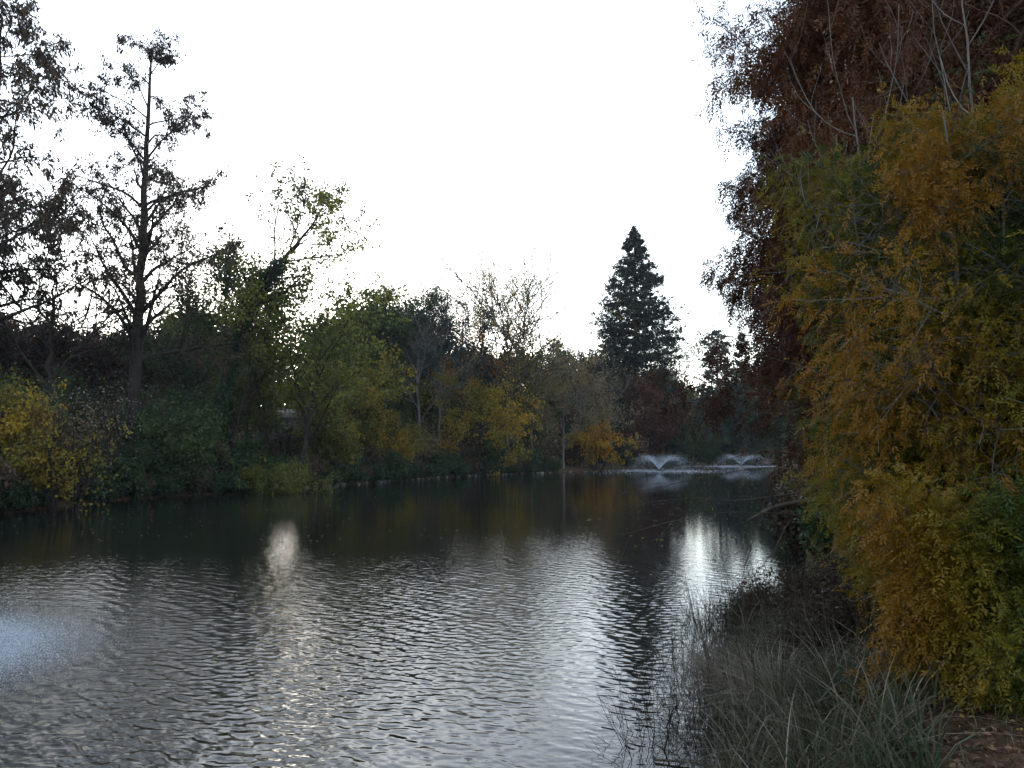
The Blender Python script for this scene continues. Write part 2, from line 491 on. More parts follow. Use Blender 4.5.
rw = [2.6]
while rw[-1] < 175: rw.append(rw[-1] + row_step(rw[-1]))
rw = np.array(rw)
thw = np.concatenate([np.linspace(-1.9, -.64, 60)[:-1], np.linspace(-.62, .43, 660), np.linspace(.45, 1.3, 40)[1:]])
V, Q = polar_sheet('water', rw, thw, wave_z, None, keep=lambda c: lake_sd(c[:, 0], c[:, 1]) < 1.6)
wa = link_mesh('water', V, Q, water_material(), smooth=True); tag(wa, kind='structure')
aa = wa.data.attributes.new('agit', 'FLOAT', 'POINT'); aa.data.foreach_set('value', agit(V[:, 0], V[:, 1]).astype(np.float32))
ac = wa.data.attributes.new('chop', 'FLOAT', 'POINT'); ac.data.foreach_set('value', np.clip(chop(V[:, 0], V[:, 1]) * np.clip((np.hypot(V[:, 0], V[:, 1]) - 6) / 12, .25, 1), 0, 1).astype(np.float32))


# ------------------------------------------------------------------ trees
def finish(name, base, label, cat, wood, bark, crowns, group=None, S=5, woodname='trunk'):
    """wood: list of (P,R[,sides]); crowns: list of (part name, V,Q,tint,material); all local to base"""
    root = empty(name, base, label, cat, group)
    V, Q = merge([tubes(x[0], x[1], x[2] if len(x) > 2 else S) for x in wood])
    link_mesh(woodname, V, Q, bark, root, smooth=True)
    for pn, V, Q, t, m in crowns:
        link_mesh(pn, V, Q, m, root, tint=t)
    return root


def base_at(px, Y, lift=0):
    x = (px - CX) / F * Y * (1 / (math.cos(PITCH)))  # near enough: the helper below fixes the height
    x = at(px, 447, Y)[0]
    return np.array([x, Y, gz(x, Y) - .05 + lift])


def cone_prof(a, top=.12, p=1.0):
    return lambda t: np.minimum(1, ((1 - t) / (1 - a)) ** p * (1 - top) + top)
def round_prof(lo=.45, peak=.55):
    return lambda t: lo + (1 - lo) * np.sqrt(np.clip(1 - ((t - peak) / .6) ** 2, 0, 1))


def deciduous(name, base, H, label, seed, leafm, bark=BARK, W=.33, r0=None, lean=(0, 0), t0=.3, ang=42, n=(14, 7, 5), up=.35, fork=None,
              leaf=(.17, .11), per=3, nl=3, spread=.22, keep=1., keepf=.5, tb=.5, tm=.3, lo=.5, group=None, cat='tree', droop=.3, wander=.13, peak=.5, pts=None, tf=.5, extra=None, tw=1., hold=True):
    rng = np.random.default_rng(seed)
    r0 = r0 or H * .014
    if pts is None:
        pts = [(0, 0, 0), (lean[0] * .3 + rng.normal(0, .01) * H, lean[1] * .3, H * .33), (lean[0] * .7 + rng.normal(0, .015) * H, lean[1] * .7, H * .66), (lean[0], lean[1], H * .95)]
    P0, R0 = trunk_line(pts, 16, r0, .03, rng, H * .004)
    P1, R1 = grow(P0, R0, rng, n[0], t0, .98, W, ang, 9, up, wander, 8, .55, .02, round_prof(lo, peak))
    P2, R2 = grow(P1, R1, rng, n[1], .2, 1., .42, 42, 12, up * .8, wander * 1.2, 6, .6, .008)
    P3, R3 = grow(P2, R2, rng, n[2], .15, 1., .42, 42, 14, up * .5, wander * 1.3, 4, .6, .005)
    R2, R3 = R2 * tw, R3 * tw
    f = H / np.percentile(P3[..., 2], 98) if hold else 1.
    for A_ in (P0, P1, P2, P3): A_[..., 2] *= f
    crowns = []
    if per:
        if per > 1:
            P23 = np.concatenate([P3, P2[:, 2:]])
            V, Q, t = scatter_leaves(P23, rng, per, nl * 3, spread * 1.25, leaf[0] * 1.1, leaf[1] * 1.15, droop, .4, .1, seed, tf, tm, tb, min(1, keep + .08), keepf)
        else:
            V, Q, t = scatter_leaves(P3, rng, per, nl, spread, leaf[0], leaf[1], droop, .4, .2, seed, tf, tm, tb, keep, keepf)
        crowns.append(('crown', V, Q, t, leafm))
    if extra: crowns += extra(P0, R0, rng)
    return finish(name, base, label, cat, [(P0, R0, 9), (P1, R1, 6), (P2, R2, 4), (P3, R3, 3)], bark, crowns, group)


def shrub(name, base, H, Wd, label, seed, leafm, bark=BARK_DARK, stems=12, n=(6, 5), leaf=(.14, .09), per=3, nl=3, spread=.12, keep=1., keepf=.9, tb=.5, tm=.3, group=None, cat='shrub', up=.2, droop=.35, tf=.9, lean=(0, 0), stemr=None, open_=.9):
    rng = np.random.default_rng(seed)
    a = rng.uniform(0, 6.28, stems); s = np.sqrt(rng.random(stems)) * open_
    tipp = np.stack([np.cos(a) * s * Wd * .5 + lean[0], np.sin(a) * s * Wd * .5 + lean[1], H * (1 - .45 * s ** 2) * rng.uniform(.75, 1.0, stems)], -1)
    k = np.linspace(0, 1, 8)[None, :, None]
    st = np.stack([np.cos(a) * .12 * Wd * .5, np.sin(a) * .12 * Wd * .5, 0 * a - .1], -1)
    P0 = st[:, None] * (1 - k) + tipp[:, None] * k + np.array([0, 0, 1]) * (np.sin(k * np.pi) * H * .12) + rng.normal(0, .015 * H, (stems, 8, 3)) * k
    sr = stemr or H * .011
    R0 = np.linspace(sr, sr * .3, 8)[None].repeat(stems, 0)
    P1, R1 = grow(P0, R0, rng, n[0], .2, 1., .38, 48, 14, up, .16, 6, .6, .006)
    P2, R2 = grow(P1, R1, rng, n[1], .15, 1., .45, 45, 15, up * .5, .2, 4, .6, .004)
    cr = []
    if per:
        V, Q, t = scatter_leaves(P2, rng, per, nl * 2 if per > 2 else nl, spread * 1.2, leaf[0] * 1.1, leaf[1] * 1.15, droop, .4, .1, seed, tf, tm, tb, keep, keepf)
        cr.append(('foliage', V, Q, t, leafm))
    return finish(name, base, label, cat, [(P0, R0, 6), (P1, R1, 4), (P2, R2, 3)], bark, cr, group, woodname='stem')


def cypress(name, base, H, label, seed, leafm, bark=BARK, s2=.22, lr=.42, W=6.0, r0=.45, t0=.2, n=44, lean=(0, 0), keep=.75, keepf=.33, leaf=(.34, .09), per=3, nl=3, peak=.32, top=.2, ang=66, up=.1, n2=9, n3=5, spread=.16, prof=None, tb=.5, droop=1.0, near=None, sub=.36):
    rng = np.random.default_rng(seed)
    P0, R0 = trunk_line([(0, 0, 0), (lean[0] * .3, lean[1] * .3, H * .33), (lean[0] * .7, lean[1] * .7, H * .66), (lean[0], lean[1], H)], 22, r0, .03, rng, .04, .7)
    P1, R1 = grow(P0, R0, rng, n, t0, .99, W, ang, 11, up, .11, 10, lr, .016, prof or cone_prof(peak, top, .8), rel=False)
    P2, R2 = grow(P1, R1, rng, n2, s2, 1., sub, 48, 14, -.1, .15, 7, .55, .008, flat=.35)
    P3, R3 = grow(P2, R2, rng, n3, .15, 1., .36, 50, 16, -.5, .2, 4, .6, .004)
    if near:
        p, T = anchors(P3, rng, near['per'], .1)
        m = vnoise(p, seed + 77, keepf) * .5 + .5 + rng.normal(0, .1, len(p)) < keep
        p, T = p[m], T[m]; p = p + rng.normal(0, near['spread'], p.shape)
        d = norm(T * .5 + rng.normal(0, .45, p.shape) - UP * .6)
        V, Q, idx = compound(p, d, rng, near['pairs'], near['L'], near['lw'], near['ll'], .3)
        t = np.clip(tb + .3 * vnoise(p, seed, .8) + rng.normal(0, .1, len(p)), 0, 1)[idx]
    else:
        V, Q, t = scatter_leaves(np.concatenate([by_length(P3, rng), by_length(P2, rng)[:, 3:]]), rng, per + 1, nl * 2, spread * 1.3, leaf[0], leaf[1] * 1.1, droop, .5, .1, seed, .4, .3, tb, keep, keepf)
    return finish(name, base, label, 'tree', [(P0, R0, 10), (P1, R1, 6), (P2, R2, 4), (P3, R3, 3)], bark, [('crown', V, Q, t, leafm)])


def conifer(name, base, H, label, seed, leafm, bark=BARK_RED, W=5., n=120, t0=.06, ang=88, up=.25, prof=None, leaf=(.5, .13), per=3, nl=2, n2=11, sub=.3, group=None, flat=.8, r0=None, droop=.15, sag=-.0, spread=.1):
    rng = np.random.default_rng(seed)
    P0, R0 = trunk_line([(0, 0, 0), (0, 0, H * .5), (0, 0, H)], 16, r0 or H * .016, .03, rng, .02, .5)
    P1, R1 = grow(P0, R0, rng, n, t0, .995, W, ang, 8, up, .06, 8, .3, .012, prof or cone_prof(.3, .06), rel=False, uptip=sag, lv=.16)
    P2, R2 = grow(P1, R1, rng, n2, .15, 1., sub, 50, 12, 0, .12, 5, .5, .006, flat=flat, gold=True)
    V, Q, t = scatter_leaves(by_length(P2, rng), rng, per, nl, spread, leaf[0], leaf[1], droop, .9, .05, seed, .6, .3, .5)
    V1, Q1, t1 = scatter_leaves(by_length(P1, rng), rng, 8, nl, spread, leaf[0], leaf[1], droop, .6, .3, seed, .6, .3, .5)
    Vc, Qc = merge([(V, Q), (V1, Q1)])
    return finish(name, base, label, 'tree', [(P0, R0, 9), (P1, R1, 4), (P2, R2, 3)], bark, [('crown', Vc, Qc, np.concatenate([t, t1]), leafm)], group)


def hz(px, py, Y, base):
    return at(px, py, Y)[2] - base[2]


# ---- left bank -----------------------------------------------------------------------------------
b = base_at(-22, 44); cypress('bald_cypress', b, hz(-22, 12, 44, b), 'tall brown cypress with hanging foliage cut by the left edge of the picture', 101, L_BROWN, BARK_DARK,
        W=5.6, r0=.42, t0=.3, n=46, keep=.52, keepf=.9, leaf=(.36, .085), per=3, nl=3, peak=.55, top=.3, spread=.11)
b = base_at(131, 50); cypress('bald_cypress', b, hz(139, 47, 50, b), 'tall thin cypress with a straight dark trunk and sparse clumped twigs against the white sky', 102, L_BROWN, BARK_DARK,
        W=8.0, r0=.46, t0=.24, n=38, s2=.3, lr=.5, lean=(.4, 0), keep=.6, keepf=1.5, leaf=(.21, .075), per=3, nl=3, peak=.3, top=.16, spread=.09, tb=.3, ang=47, up=-.3, n2=11, n3=5, sub=.3)
b = base_at(50, 46); deciduous('bare_tree', b, hz(50, 190, 46, b), 'bare dark tree whose trunk forks low down, left of the tall straight cypress', 103, L_BROWN, BARK_DARK,
        W=.62, r0=.24, t0=.46, ang=36, n=(9, 8, 6), up=.5, leaf=(.13, .07), per=1, nl=1, keep=.5, lo=.55, peak=.4, tw=2.6)

# leaning ivy-clad tree
Y = 56; b = base_at(205, Y)
pts = [np.array(at(x, y, Y)) - b for x, y in ((205, 470), (222, 390), (246, 318), (276, 268), (303, 236), (322, 208))]; pts[0][2] = 0
def ivy_on(P0, R0, rng):
    p, T = interp(np.repeat(P0, 1, 0), rng.random((1, 5200)) ** .8 * .62)
    p = p.reshape(-1, 3); a = rng.normal(0, 1, p.shape); a = norm(a)
    rr = .30 + .34 * rng.random(len(p)) * (1 + .5 * vnoise(p, 5, 1.1))
    p = p + a * rr[:, None]
    V, Q = leaf_quads(p, norm(a * .5 - UP + rng.normal(0, .4, p.shape)), .2, .15, rng)
    return [('ivy', V, Q, np.clip(.5 + rng.normal(0, .25, len(p)), 0, 1), L_IVY)]
deciduous('ivy_clad_tree', b, 17, 'leaning tree with ivy round its trunk and a thin olive top reaching right', 104, L_OLIVE, BARK_DARK, W=.25, hold=False, r0=.32, pts=pts, t0=.33, ang=52,
        n=(17, 6, 4), leaf=(.19, .13), per=2, nl=2, keep=.72, keepf=.8, spread=.13, tb=.42, extra=ivy_on, lo=.5, peak=.3)
Y = 57; b = base_at(226, Y); deciduous('deciduous_tree', b, hz(262, 272, Y, b), 'olive tree with two slim trunks just right of the ivy trunk', 105, L_OLIVE, BARK_DARK, W=.34, r0=.2, lean=(2.6, .5), t0=.45, n=(12, 7, 5),
        leaf=(.2, .14), per=2, nl=3, keep=.95, tb=.45)
Y = 56; b = base_at(297, Y); deciduous('deciduous_tree', b, hz(325, 272, Y, b), 'yellow green tree with a low forked trunk standing before the pale gap', 106, L_OLIVE, BARK_DARK, W=.42, r0=.27, lean=(1.6, 0), t0=.32, ang=36, n=(11, 7, 5), up=.4,
        leaf=(.2, .14), per=2, nl=3, keep=.85, keepf=.7, tb=.6, peak=.6)
Y = 62; b = base_at(186, Y); deciduous('deciduous_tree', b, hz(190, 240, Y, b), 'dark thin-leaved tree between the tall cypress and the ivy-clad tree', 107, L_GREEN, BARK_DARK, W=.3, r0=.2, t0=.28, n=(16, 7, 5), leaf=(.2, .13), per=2, nl=2, keep=.85, tb=.3)
Y = 66; b = base_at(222, Y); deciduous('deciduous_tree', b, hz(240, 250, Y, b), 'dense green tree behind the leaning ivy trunk', 108, L_OLIVE, BARK_DARK, W=.3, r0=.22, t0=.3, n=(15, 7, 5), leaf=(.22, .15), per=2, nl=3, keep=.75, tb=.32)
# slim young trees on the lawn edge
for k, (px, Y, yt, lab) in enumerate(((232, 58, 372, 'slim dark young tree just right of the ivy-clad trunk'), (246, 61, 380, 'slim young tree in the middle of the lawn gap'), (264, 59, 365, 'slim young tree standing left of the grey building'), (317, 60, 360, 'slim young tree close right of the low forked trunk'))):
    b = base_at(px, Y); deciduous('young_tree', b, hz(px, yt, Y, b), lab, 170 + k, L_OLIVE, BARK_DARK, W=.3, r0=.1, t0=.35, ang=40, n=(11, 6, 4), leaf=(.17, .12), per=2, nl=1, keep=.75, tb=.25)
# dark red-brown trees at the left
for k, (px, Y, yt, lab) in enumerate(((8, 62, 318, 'dark red-brown tree low behind the yellow shrubs at far left'), (78, 64, 335, 'red-brown tree between the forked bare tree and the tall cypress'), (150, 68, 330, 'dull brown tree behind the right side of the tall cypress trunk'))):
    b = base_at(px, Y); deciduous('deciduous_tree', b, hz(px, yt, Y, b), lab, 110 + k, (L_REDBROWN, L_REDBROWN, L_BROWN)[k], BARK_DARK, W=.48, r0=.18, t0=.18, n=(14, 7, 5), leaf=(.22, .15), per=3, nl=3, tb=.4, lo=.7)
# ---- centre-left trees
Y = 78; b = base_at(352, Y); deciduous('deciduous_tree', b, hz(352, 294, Y, b), 'olive topped tree right of the white gap in the tree line', 120, L_OLIVE, BARK_DARK, W=.34, t0=.25, n=(15, 7, 5), leaf=(.25, .17), per=3, nl=3, keep=.85, tb=.35)
Y = 84; b = base_at(386, Y); deciduous('deciduous_tree', b, hz(386, 296, Y, b), 'bluish green dense tree left of the grey bare trees', 121, L_GREEN, BARK_DARK, W=.36, t0=.2, n=(16, 7, 5), leaf=(.25, .17), per=3, nl=3, keep=.9, tb=.6)
Y = 70; b = base_at(352, Y); deciduous('deciduous_tree', b, hz(352, 362, Y, b), 'small ochre-leaved tree leaning over the bank below the olive topped tree', 122, L_YEL, BARK_DARK, W=.46, r0=.12, t0=.15, n=(14, 7, 5), leaf=(.2, .14), per=3, nl=2, keep=.72, keepf=.8, tb=.28, lo=.7, ang=55, up=.2)
Y = 86; b = base_at(418, Y); deciduous('pine_tree', b, hz(412, 300, Y, b), 'dark flat-topped pine behind the grey bare trees', 123, L_BLUE, BARK_DARK, W=.3, r0=.22, t0=.5, ang=70, up=.05, n=(13, 7, 5), leaf=(.32, .07), per=3, nl=3, keep=.85, tb=.5)
Y = 94; b = base_at(462, Y); deciduous('pine_tree', b, hz(462, 288, Y, b), 'taller dark pine with layered shelves left of the tall sparse yellow tree', 124, L_BLUE, BARK_DARK, W=.3, r0=.24, t0=.45, ang=72, up=.02, n=(15, 7, 5), leaf=(.34, .07), per=3, nl=3, keep=.8, tb=.4)
for k, (px, Y, yt, lab) in enumerate(((424, 82, 282, 'grey bare tree with upright twigs in front of the flat-topped pine'), (440, 85, 288, 'slimmer grey bare tree next to the dark layered pine'), (405, 88, 305, 'short grey bare tree beside the bluish green tree'))):
    b = base_at(px, Y); deciduous('bare_tree', b, hz(px, yt, Y, b), lab, 125 + k, L_TAN, BARK_GREY, W=.32, r0=.16, t0=.3, ang=26, n=(13, 8, 6), up=.6, leaf=(.13, .08), per=1, nl=1, keep=.45, wander=.1, tw=2.)
Y = 90; b = base_at(507, Y); deciduous('deciduous_tree', b, hz(507, 234, Y, b), 'tall fan-shaped tree of upright branches with sparse yellow leaves', 130, L_YEL, BARK, W=.72, r0=.28, t0=.3, ang=36, n=(24, 9, 6), up=.45, tw=2.2, leaf=(.18, .12), per=1, nl=7, keep=.95, tb=.6, wander=.09, peak=.3, lo=.3)
Y = 88; b = base_at(460, Y); deciduous('deciduous_tree', b, hz(460, 328, Y, b), 'bright orange-leaved tree showing between the pine and the fan-shaped tree', 131, L_ORANGE, BARK, W=.28, r0=.14, t0=.55, n=(10, 7, 5), leaf=(.2, .14), per=2, nl=3, keep=.6, keepf=.6)
Y = 82; b = base_at(480, Y); deciduous('deciduous_tree', b, hz(480, 382, Y, b), 'small yellow tree with layered leaves at the foot of the fan-shaped tree', 132, L_YEL, BARK_DARK, W=.48, r0=.11, t0=.12, ang=68, up=.1, n=(15, 7, 5), leaf=(.2, .14), per=3, nl=2, keep=.65, keepf=.9, tb=.4, lo=.65)
Y = 92; b = base_at(533, Y); deciduous('deciduous_tree', b, hz(533, 318, Y, b), 'thin yellowish tree right of the fan-shaped tree', 133, L_YEL, BARK, W=.38, r0=.15, t0=.3, ang=34, n=(13, 7, 5), leaf=(.18, .12), per=2, nl=2, keep=.6, tb=.25)
Y = 97; b = base_at(563, Y); deciduous('deciduous_tree', b, hz(563, 345, Y, b), 'dull tan-leaved tree left of the pale bare tree', 134, L_TAN, BARK_GREY, W=.42, r0=.14, t0=.2, ang=40, n=(13, 7, 5), leaf=(.22, .14), per=2, nl=2, keep=.8)
Y = 105; b = base_at(580, Y); deciduous('bare_tree', b, hz(580, 318, Y, b), 'pale bare tree with a few whippy branches left of the redwood', 135, L_TAN, BARK_GREY, W=.32, r0=.17, t0=.3, ang=30, n=(11, 7, 5), up=.4, leaf=(.13, .08), per=1, nl=1, keep=.4, tw=2.)
Y = 101; b = base_at(612, Y); deciduous('deciduous_tree', b, hz(608, 375, Y, b), 'tan and grey shrubby tree at the left foot of the redwood', 136, L_TAN, BARK_GREY, W=.42, r0=.14, t0=.15, ang=42, n=(13, 7, 5), leaf=(.2, .12), per=2, nl=1, keep=.75)
Y = 118; b = base_at(637, Y)
rp = lambda t: np.minimum(1.0, ((1 - t) / .41) ** 1.12)
conifer('redwood_tree', b, hz(637, 226, Y, b), 'tall dark conical redwood standing above all the far trees', 140, L_DARK, W=5.9, n=230, t0=.08, ang=96, up=.1, sag=.9, prof=rp, leaf=(.40, .15), per=5, nl=7, n2=17, sub=.3, droop=.3, spread=.12)
Y = 109; b = base_at(648, Y); deciduous('deciduous_tree', b, hz(648, 383, Y, b), 'round maroon-leaved tree at the foot of the redwood', 141, L_MAROON, BARK_DARK, W=.33, r0=.14, t0=.12, ang=46, n=(15, 7, 5), leaf=(.25, .17), per=3, nl=3, tb=.55, lo=.7)
Y = 145; b = base_at(683, Y); deciduous('deciduous_tree', b, hz(681, 333, Y, b), 'pale hazy tree with thin leaves between the redwood and the cedar', 142, L_PALE, BARK_GREY, W=.3, r0=.22, t0=.3, ang=36, n=(14, 8, 5), leaf=(.26, .18), per=2, nl=2, keep=.7)
cp = lambda t: np.minimum(1.0, ((1 - t) / .7) ** .75 * .9 + .1) * (.65 + .35 * np.sin(t * 43) ** 2)
Y = 150; b = base_at(719, Y); conifer('cedar_tree', b, hz(719, 330, Y, b), 'grey-green cedar with flat layered boughs beyond the fountains', 143, L_BLUE, W=5.4, n=64, t0=.22, ang=84, up=.12, prof=cp, leaf=(.6, .22), per=4, nl=4, n2=12, sub=.34)
Y = 156; b = base_at(744, Y); conifer('conifer_tree', b, hz(744, 334, Y, b), 'narrow dark conifer just right of the layered cedar', 144, L_DARK, W=3.4, n=80, t0=.1, ang=80, up=.2, leaf=(.6, .22), per=4, nl=4, n2=10, sub=.34)
for k, (px, Y, yt, m, lab) in enumerate(((668, 122, 410, L_GREEN, 'dark green bush tree right of the maroon tree'), (700, 142, 402, L_BLUE, 'dark bluish evergreen mass below the cedar'), (727, 146, 398, L_DARK, 'blackish evergreen below the narrow conifer'), (622, 116, 395, L_DARK, 'dark evergreen hiding the lower trunk of the redwood'))):
    b = base_at(px, Y); deciduous('evergreen_tree', b, hz(px, yt, Y, b), lab, 150 + k, m, BARK_DARK, W=.5, r0=.16, t0=.08, ang=52, n=(16, 7, 5), leaf=(.28, .17), per=3, nl=3, lo=.75)
def bank_pt(x, y): return np.array([x, y, gz(x, y) - .03])
# ---- shrubs of the far bank
def sh(px, Y, yt, wpx, label, seed, m, **k):
    b = base_at(px, Y); return shrub(k.pop('name', 'shrub'), b, max(.5, hz(px, yt, Y, b)), wpx / F * Y, label, seed, m, **k)
sh(66, 37.5, 412, 105, 'yellow-green shrub with layered leaves reaching the water left of the tall cypress', 201, L_YEL, leaf=(.16, .1), tb=.08, n=(7, 5), per=3, nl=2, keep=.68, stems=14)
sh(2, 38.5, 378, 80, 'taller yellow shrub cut by the left edge of the picture', 202, L_YEL, leaf=(.16, .1), tb=.2, keep=.7, stems=12)
sh(34, 40, 425, 60, 'small orange-tinted shrub between the two yellow ones', 203, L_ORANGE, leaf=(.15, .1), tb=.2, keep=.7, stems=9)
sh(108, 44, 395, 55, 'pale twiggy shrub with whitish leaves left of the tall cypress trunk', 204, L_PALE, leaf=(.11, .07), per=2, nl=1, keep=.6, stems=10, up=.5)
sh(182, 49.5, 408, 75, 'fresh green bush right of the tall cypress trunk', 205, L_GREEN, leaf=(.17, .12), tb=.75, stems=12)
sh(248, 52, 468, 30, 'tiny yellow shrub under the ivy-clad tree', 206, L_YEL, leaf=(.15, .1), tb=.45, stems=6)
sh(288, 52.5, 466, 85, 'low grey-green willow shrub hanging over the water below the forked tree', 207, L_OLIVE, leaf=(.2, .05), tb=.3, stems=16, up=-.1, droop=.6, open_=1.2, per=3, nl=2)
sh(325, 60, 415, 60, 'loose yellowish shrub right of the forked tree trunk', 208, L_YEL, leaf=(.17, .11), tb=.22, keep=.75)
sh(390, 72, 425, 70, 'brownish yellow shrub on the bank under the bluish green tree', 209, L_YEL, leaf=(.18, .12), tb=.2, keep=.75)
sh(597, 99.5, 425, 62, 'bright yellow shrub leaning over the water left of the maroon tree', 210, L_YEL, leaf=(.22, .14), tb=.75, keep=.85, tm=.2, stems=14)
sh(690, 126, 428, 62, 'rounded green shrub behind the nearer fountain', 211, L_OLIVE, leaf=(.25, .16), tb=.2, stems=14)
sh(640, 113, 440, 50, 'dark shrub at the water under the maroon tree', 212, L_DARK, leaf=(.22, .14))
sh(240, 58, 440, 50, 'dim green bush on the lawn edge behind the slim young trees', 213, L_GREEN, leaf=(.17, .12), tb=.3)
sh(278, 60, 436, 42, 'dim brown bush screening the grey building', 214, L_BROWN, leaf=(.17, .12), tb=.4)
# dark understory along the bank: a few prototypes copied
protos = []
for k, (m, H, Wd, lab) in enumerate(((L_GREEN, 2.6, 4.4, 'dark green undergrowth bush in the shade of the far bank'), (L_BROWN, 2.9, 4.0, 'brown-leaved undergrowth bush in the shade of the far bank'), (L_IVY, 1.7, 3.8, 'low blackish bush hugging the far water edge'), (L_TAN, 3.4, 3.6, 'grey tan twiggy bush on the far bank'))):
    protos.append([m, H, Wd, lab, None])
rs = np.random.default_rng(77)
shore = [(-40, 36), (0, 38), (40, 40), (85, 43), (125, 46.5), (150, 49), (175, 51), (207, 53), (335, 64), (365, 68), (400, 75), (425, 78), (445, 81), (462, 84), (495, 89), (515, 91), (530, 94), (550, 97), (572, 101), (625, 110), (655, 116), (672, 121), (710, 138), (740, 150), (760, 158)]
order = [0, 2, 1, 2, 0, 2, 2, 1, 0, 1, 0, 3, 2, 1, 0, 2, 0, 3, 1, 0, 3, 2, 0, 2, 0]
for (px, Y), k in zip(shore, order):
    pr = protos[k]; b = base_at(px, Y + rs.uniform(0, 1.5))
    if pr[4] is None:
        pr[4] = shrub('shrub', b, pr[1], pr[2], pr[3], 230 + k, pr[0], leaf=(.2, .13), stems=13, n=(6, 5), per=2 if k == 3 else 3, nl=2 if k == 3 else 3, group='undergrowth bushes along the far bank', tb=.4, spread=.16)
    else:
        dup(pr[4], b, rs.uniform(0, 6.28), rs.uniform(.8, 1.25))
# taller shaded trees behind, filling the wood
bp = []
for k, (m, lab) in enumerate(((L_GREEN, 'dark green tree deep in the wood beyond the far bank'), (L_BROWN, 'dark brown tree deep in the wood beyond the far bank'), (L_OLIVE, 'olive tree deep in the wood beyond the far bank'))):
    bp.append([m, lab, None])
back = [(-60, 60, 300, 1), (-10, 75, 335, 1), (40, 80, 345, 1), (95, 82, 350, 0), (120, 76, 340, 0), (165, 80, 325, 2), (200, 86, 315, 0), (338, 95, 325, 0), (246, 94, 338, 2), (224, 92, 328, 0), (345, 100, 330, 0), (372, 104, 318, 2), (400, 108, 325, 0), (432, 112, 330, 1), (452, 110, 352, 0),
        (485, 112, 356, 1), (515, 116, 356, 2), (545, 118, 356, 0), (572, 124, 358, 1), (600, 130, 362, 0), (662, 150, 378, 0), (690, 168, 392, 2), (712, 172, 396, 0), (742, 175, 380, 0), (765, 178, 375, 1), (790, 120, 360, 0), (820, 90, 330, 0), (640, 145, 372, 0), (-110, 50, 280, 0)]
for px, Y, yt, k in back:
    pr = bp[k]; b = base_at(px, Y); H = hz(px, yt, Y, b)
    if pr[2] is None:
        pr[2] = deciduous('deciduous_tree', b, 12, pr[1], 260 + k, pr[0], BARK_DARK, W=.42, r0=.18, t0=.16, ang=48, n=(17, 7, 5), leaf=(.27, .18), per=3, nl=3, lo=.65, tb=.4, group='trees deep in the wood beyond the far bank')
        pr[2].scale = (H / 12,) * 3
    else:
        dup(pr[2], b, rs.uniform(0, 6.28), H / 12)

# a second, taller row of bushes between the shore and the wood
tall = []
for k, (m, lab) in enumerate(((L_GREEN, 'tall dark green bush in the second row behind the far bank'), (L_BROWN, 'tall brown bush in the second row behind the far bank'), (L_TAN, 'tall grey tan twiggy bush in the second row behind the far bank'))):
    tall.append([m, lab, None])
for k, px in enumerate(range(-30, 800, 17)):
    Y0 = np.interp(px, [s_[0] for s_ in shore], [s_[1] for s_ in shore])
    Y = Y0 + rs.uniform(5, 11)
    if 214 < px < 322: continue
    b = base_at(px + rs.uniform(-8, 8), Y); pr = tall[(0, 1, 0, 2, 1, 0, 2)[k % 7]]
    if pr[2] is None:
        pr[2] = shrub('shrub', b, 5.4, 5.2, pr[1], 250 + k, pr[0], leaf=(.17, .11), stems=14, n=(9, 7), per=3, nl=2, keep=.85, group='bushes in the second row behind the far bank', tb=.4, spread=.2)
    else:
        dup(pr[2], b, rs.uniform(0, 6.28), rs.uniform(.65, 1.15) * (.75 + Y / 250))

# low bushes right at the water line
for k, px in enumerate(range(-20, 560, 10)):
    Y = np.interp(px, [s_[0] for s_ in shore], [s_[1] for s_ in shore]); X = at(px, 447, Y)[0]
    if 212 < px < 325 and k % 2: continue
    dd = np.linspace(-9, 9, 60); s_d = lake_sd(np.full(60, X), Y + dd); j = np.argmin(np.abs(s_d - .3))
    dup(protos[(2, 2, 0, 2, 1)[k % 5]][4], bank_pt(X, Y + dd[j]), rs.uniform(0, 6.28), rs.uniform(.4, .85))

# bushes along the right bank, running away behind the golden tree
rb = LAKE[(LAKE[:, 1] > 17) & (LAKE[:, 1] < 118) & (LAKE[:, 0] > 5) & (LAKE[:, 0] > LAKE[:, 1] * .3)]; rb = rb[np.argsort(rb[:, 1])]
yy = 17.5; k = 0
while yy < 116:
    xx = np.interp(yy, rb[:, 1], rb[:, 0])
    for off, s_ in ((.7, .5), (2.6, .8)):
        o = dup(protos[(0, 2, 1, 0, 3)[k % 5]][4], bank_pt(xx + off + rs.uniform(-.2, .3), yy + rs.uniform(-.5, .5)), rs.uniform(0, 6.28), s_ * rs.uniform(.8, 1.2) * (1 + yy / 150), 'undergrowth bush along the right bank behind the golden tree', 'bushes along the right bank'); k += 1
    yy += 1.6 + yy * .035

# distant woods on the rising ground: one uncountable mass
rng = np.random.default_rng(300)
M = 300000
ang = rng.uniform(-.80, .62, M); rad = rng.uniform(150, 330, M)
ang = np.where(ang < -.0, ang, ang); x, y = rad * np.sin(ang), rad * np.cos(ang)
ok = lake_sd(x, y) > 22; x, y = x[ok], y[ok]
z0 = ground_z(x, y); p = np.stack([x, y, z0], -1)
top = 12 + 3.2 * vnoise(p * np.array([1, 1, 0]), 8, .16) + 2 * vnoise(p * np.array([1, 1, 0]), 9, .45)
p[:, 2] += top * np.sqrt(rng.random(len(p)))
V, Q = leaf_quads(p, norm(rng.normal(0, 1, p.shape)), .6, .42, rng)
tag(link_mesh('distant_woods', V, Q, L_BROWN, tint=np.clip(.35 + .3 * vnoise(p, 12, .1) + rng.normal(0, .12, len(p)), 0, 1)), 'dark brown wood on the rising ground far behind the trees', 'woods', kind='stuff')


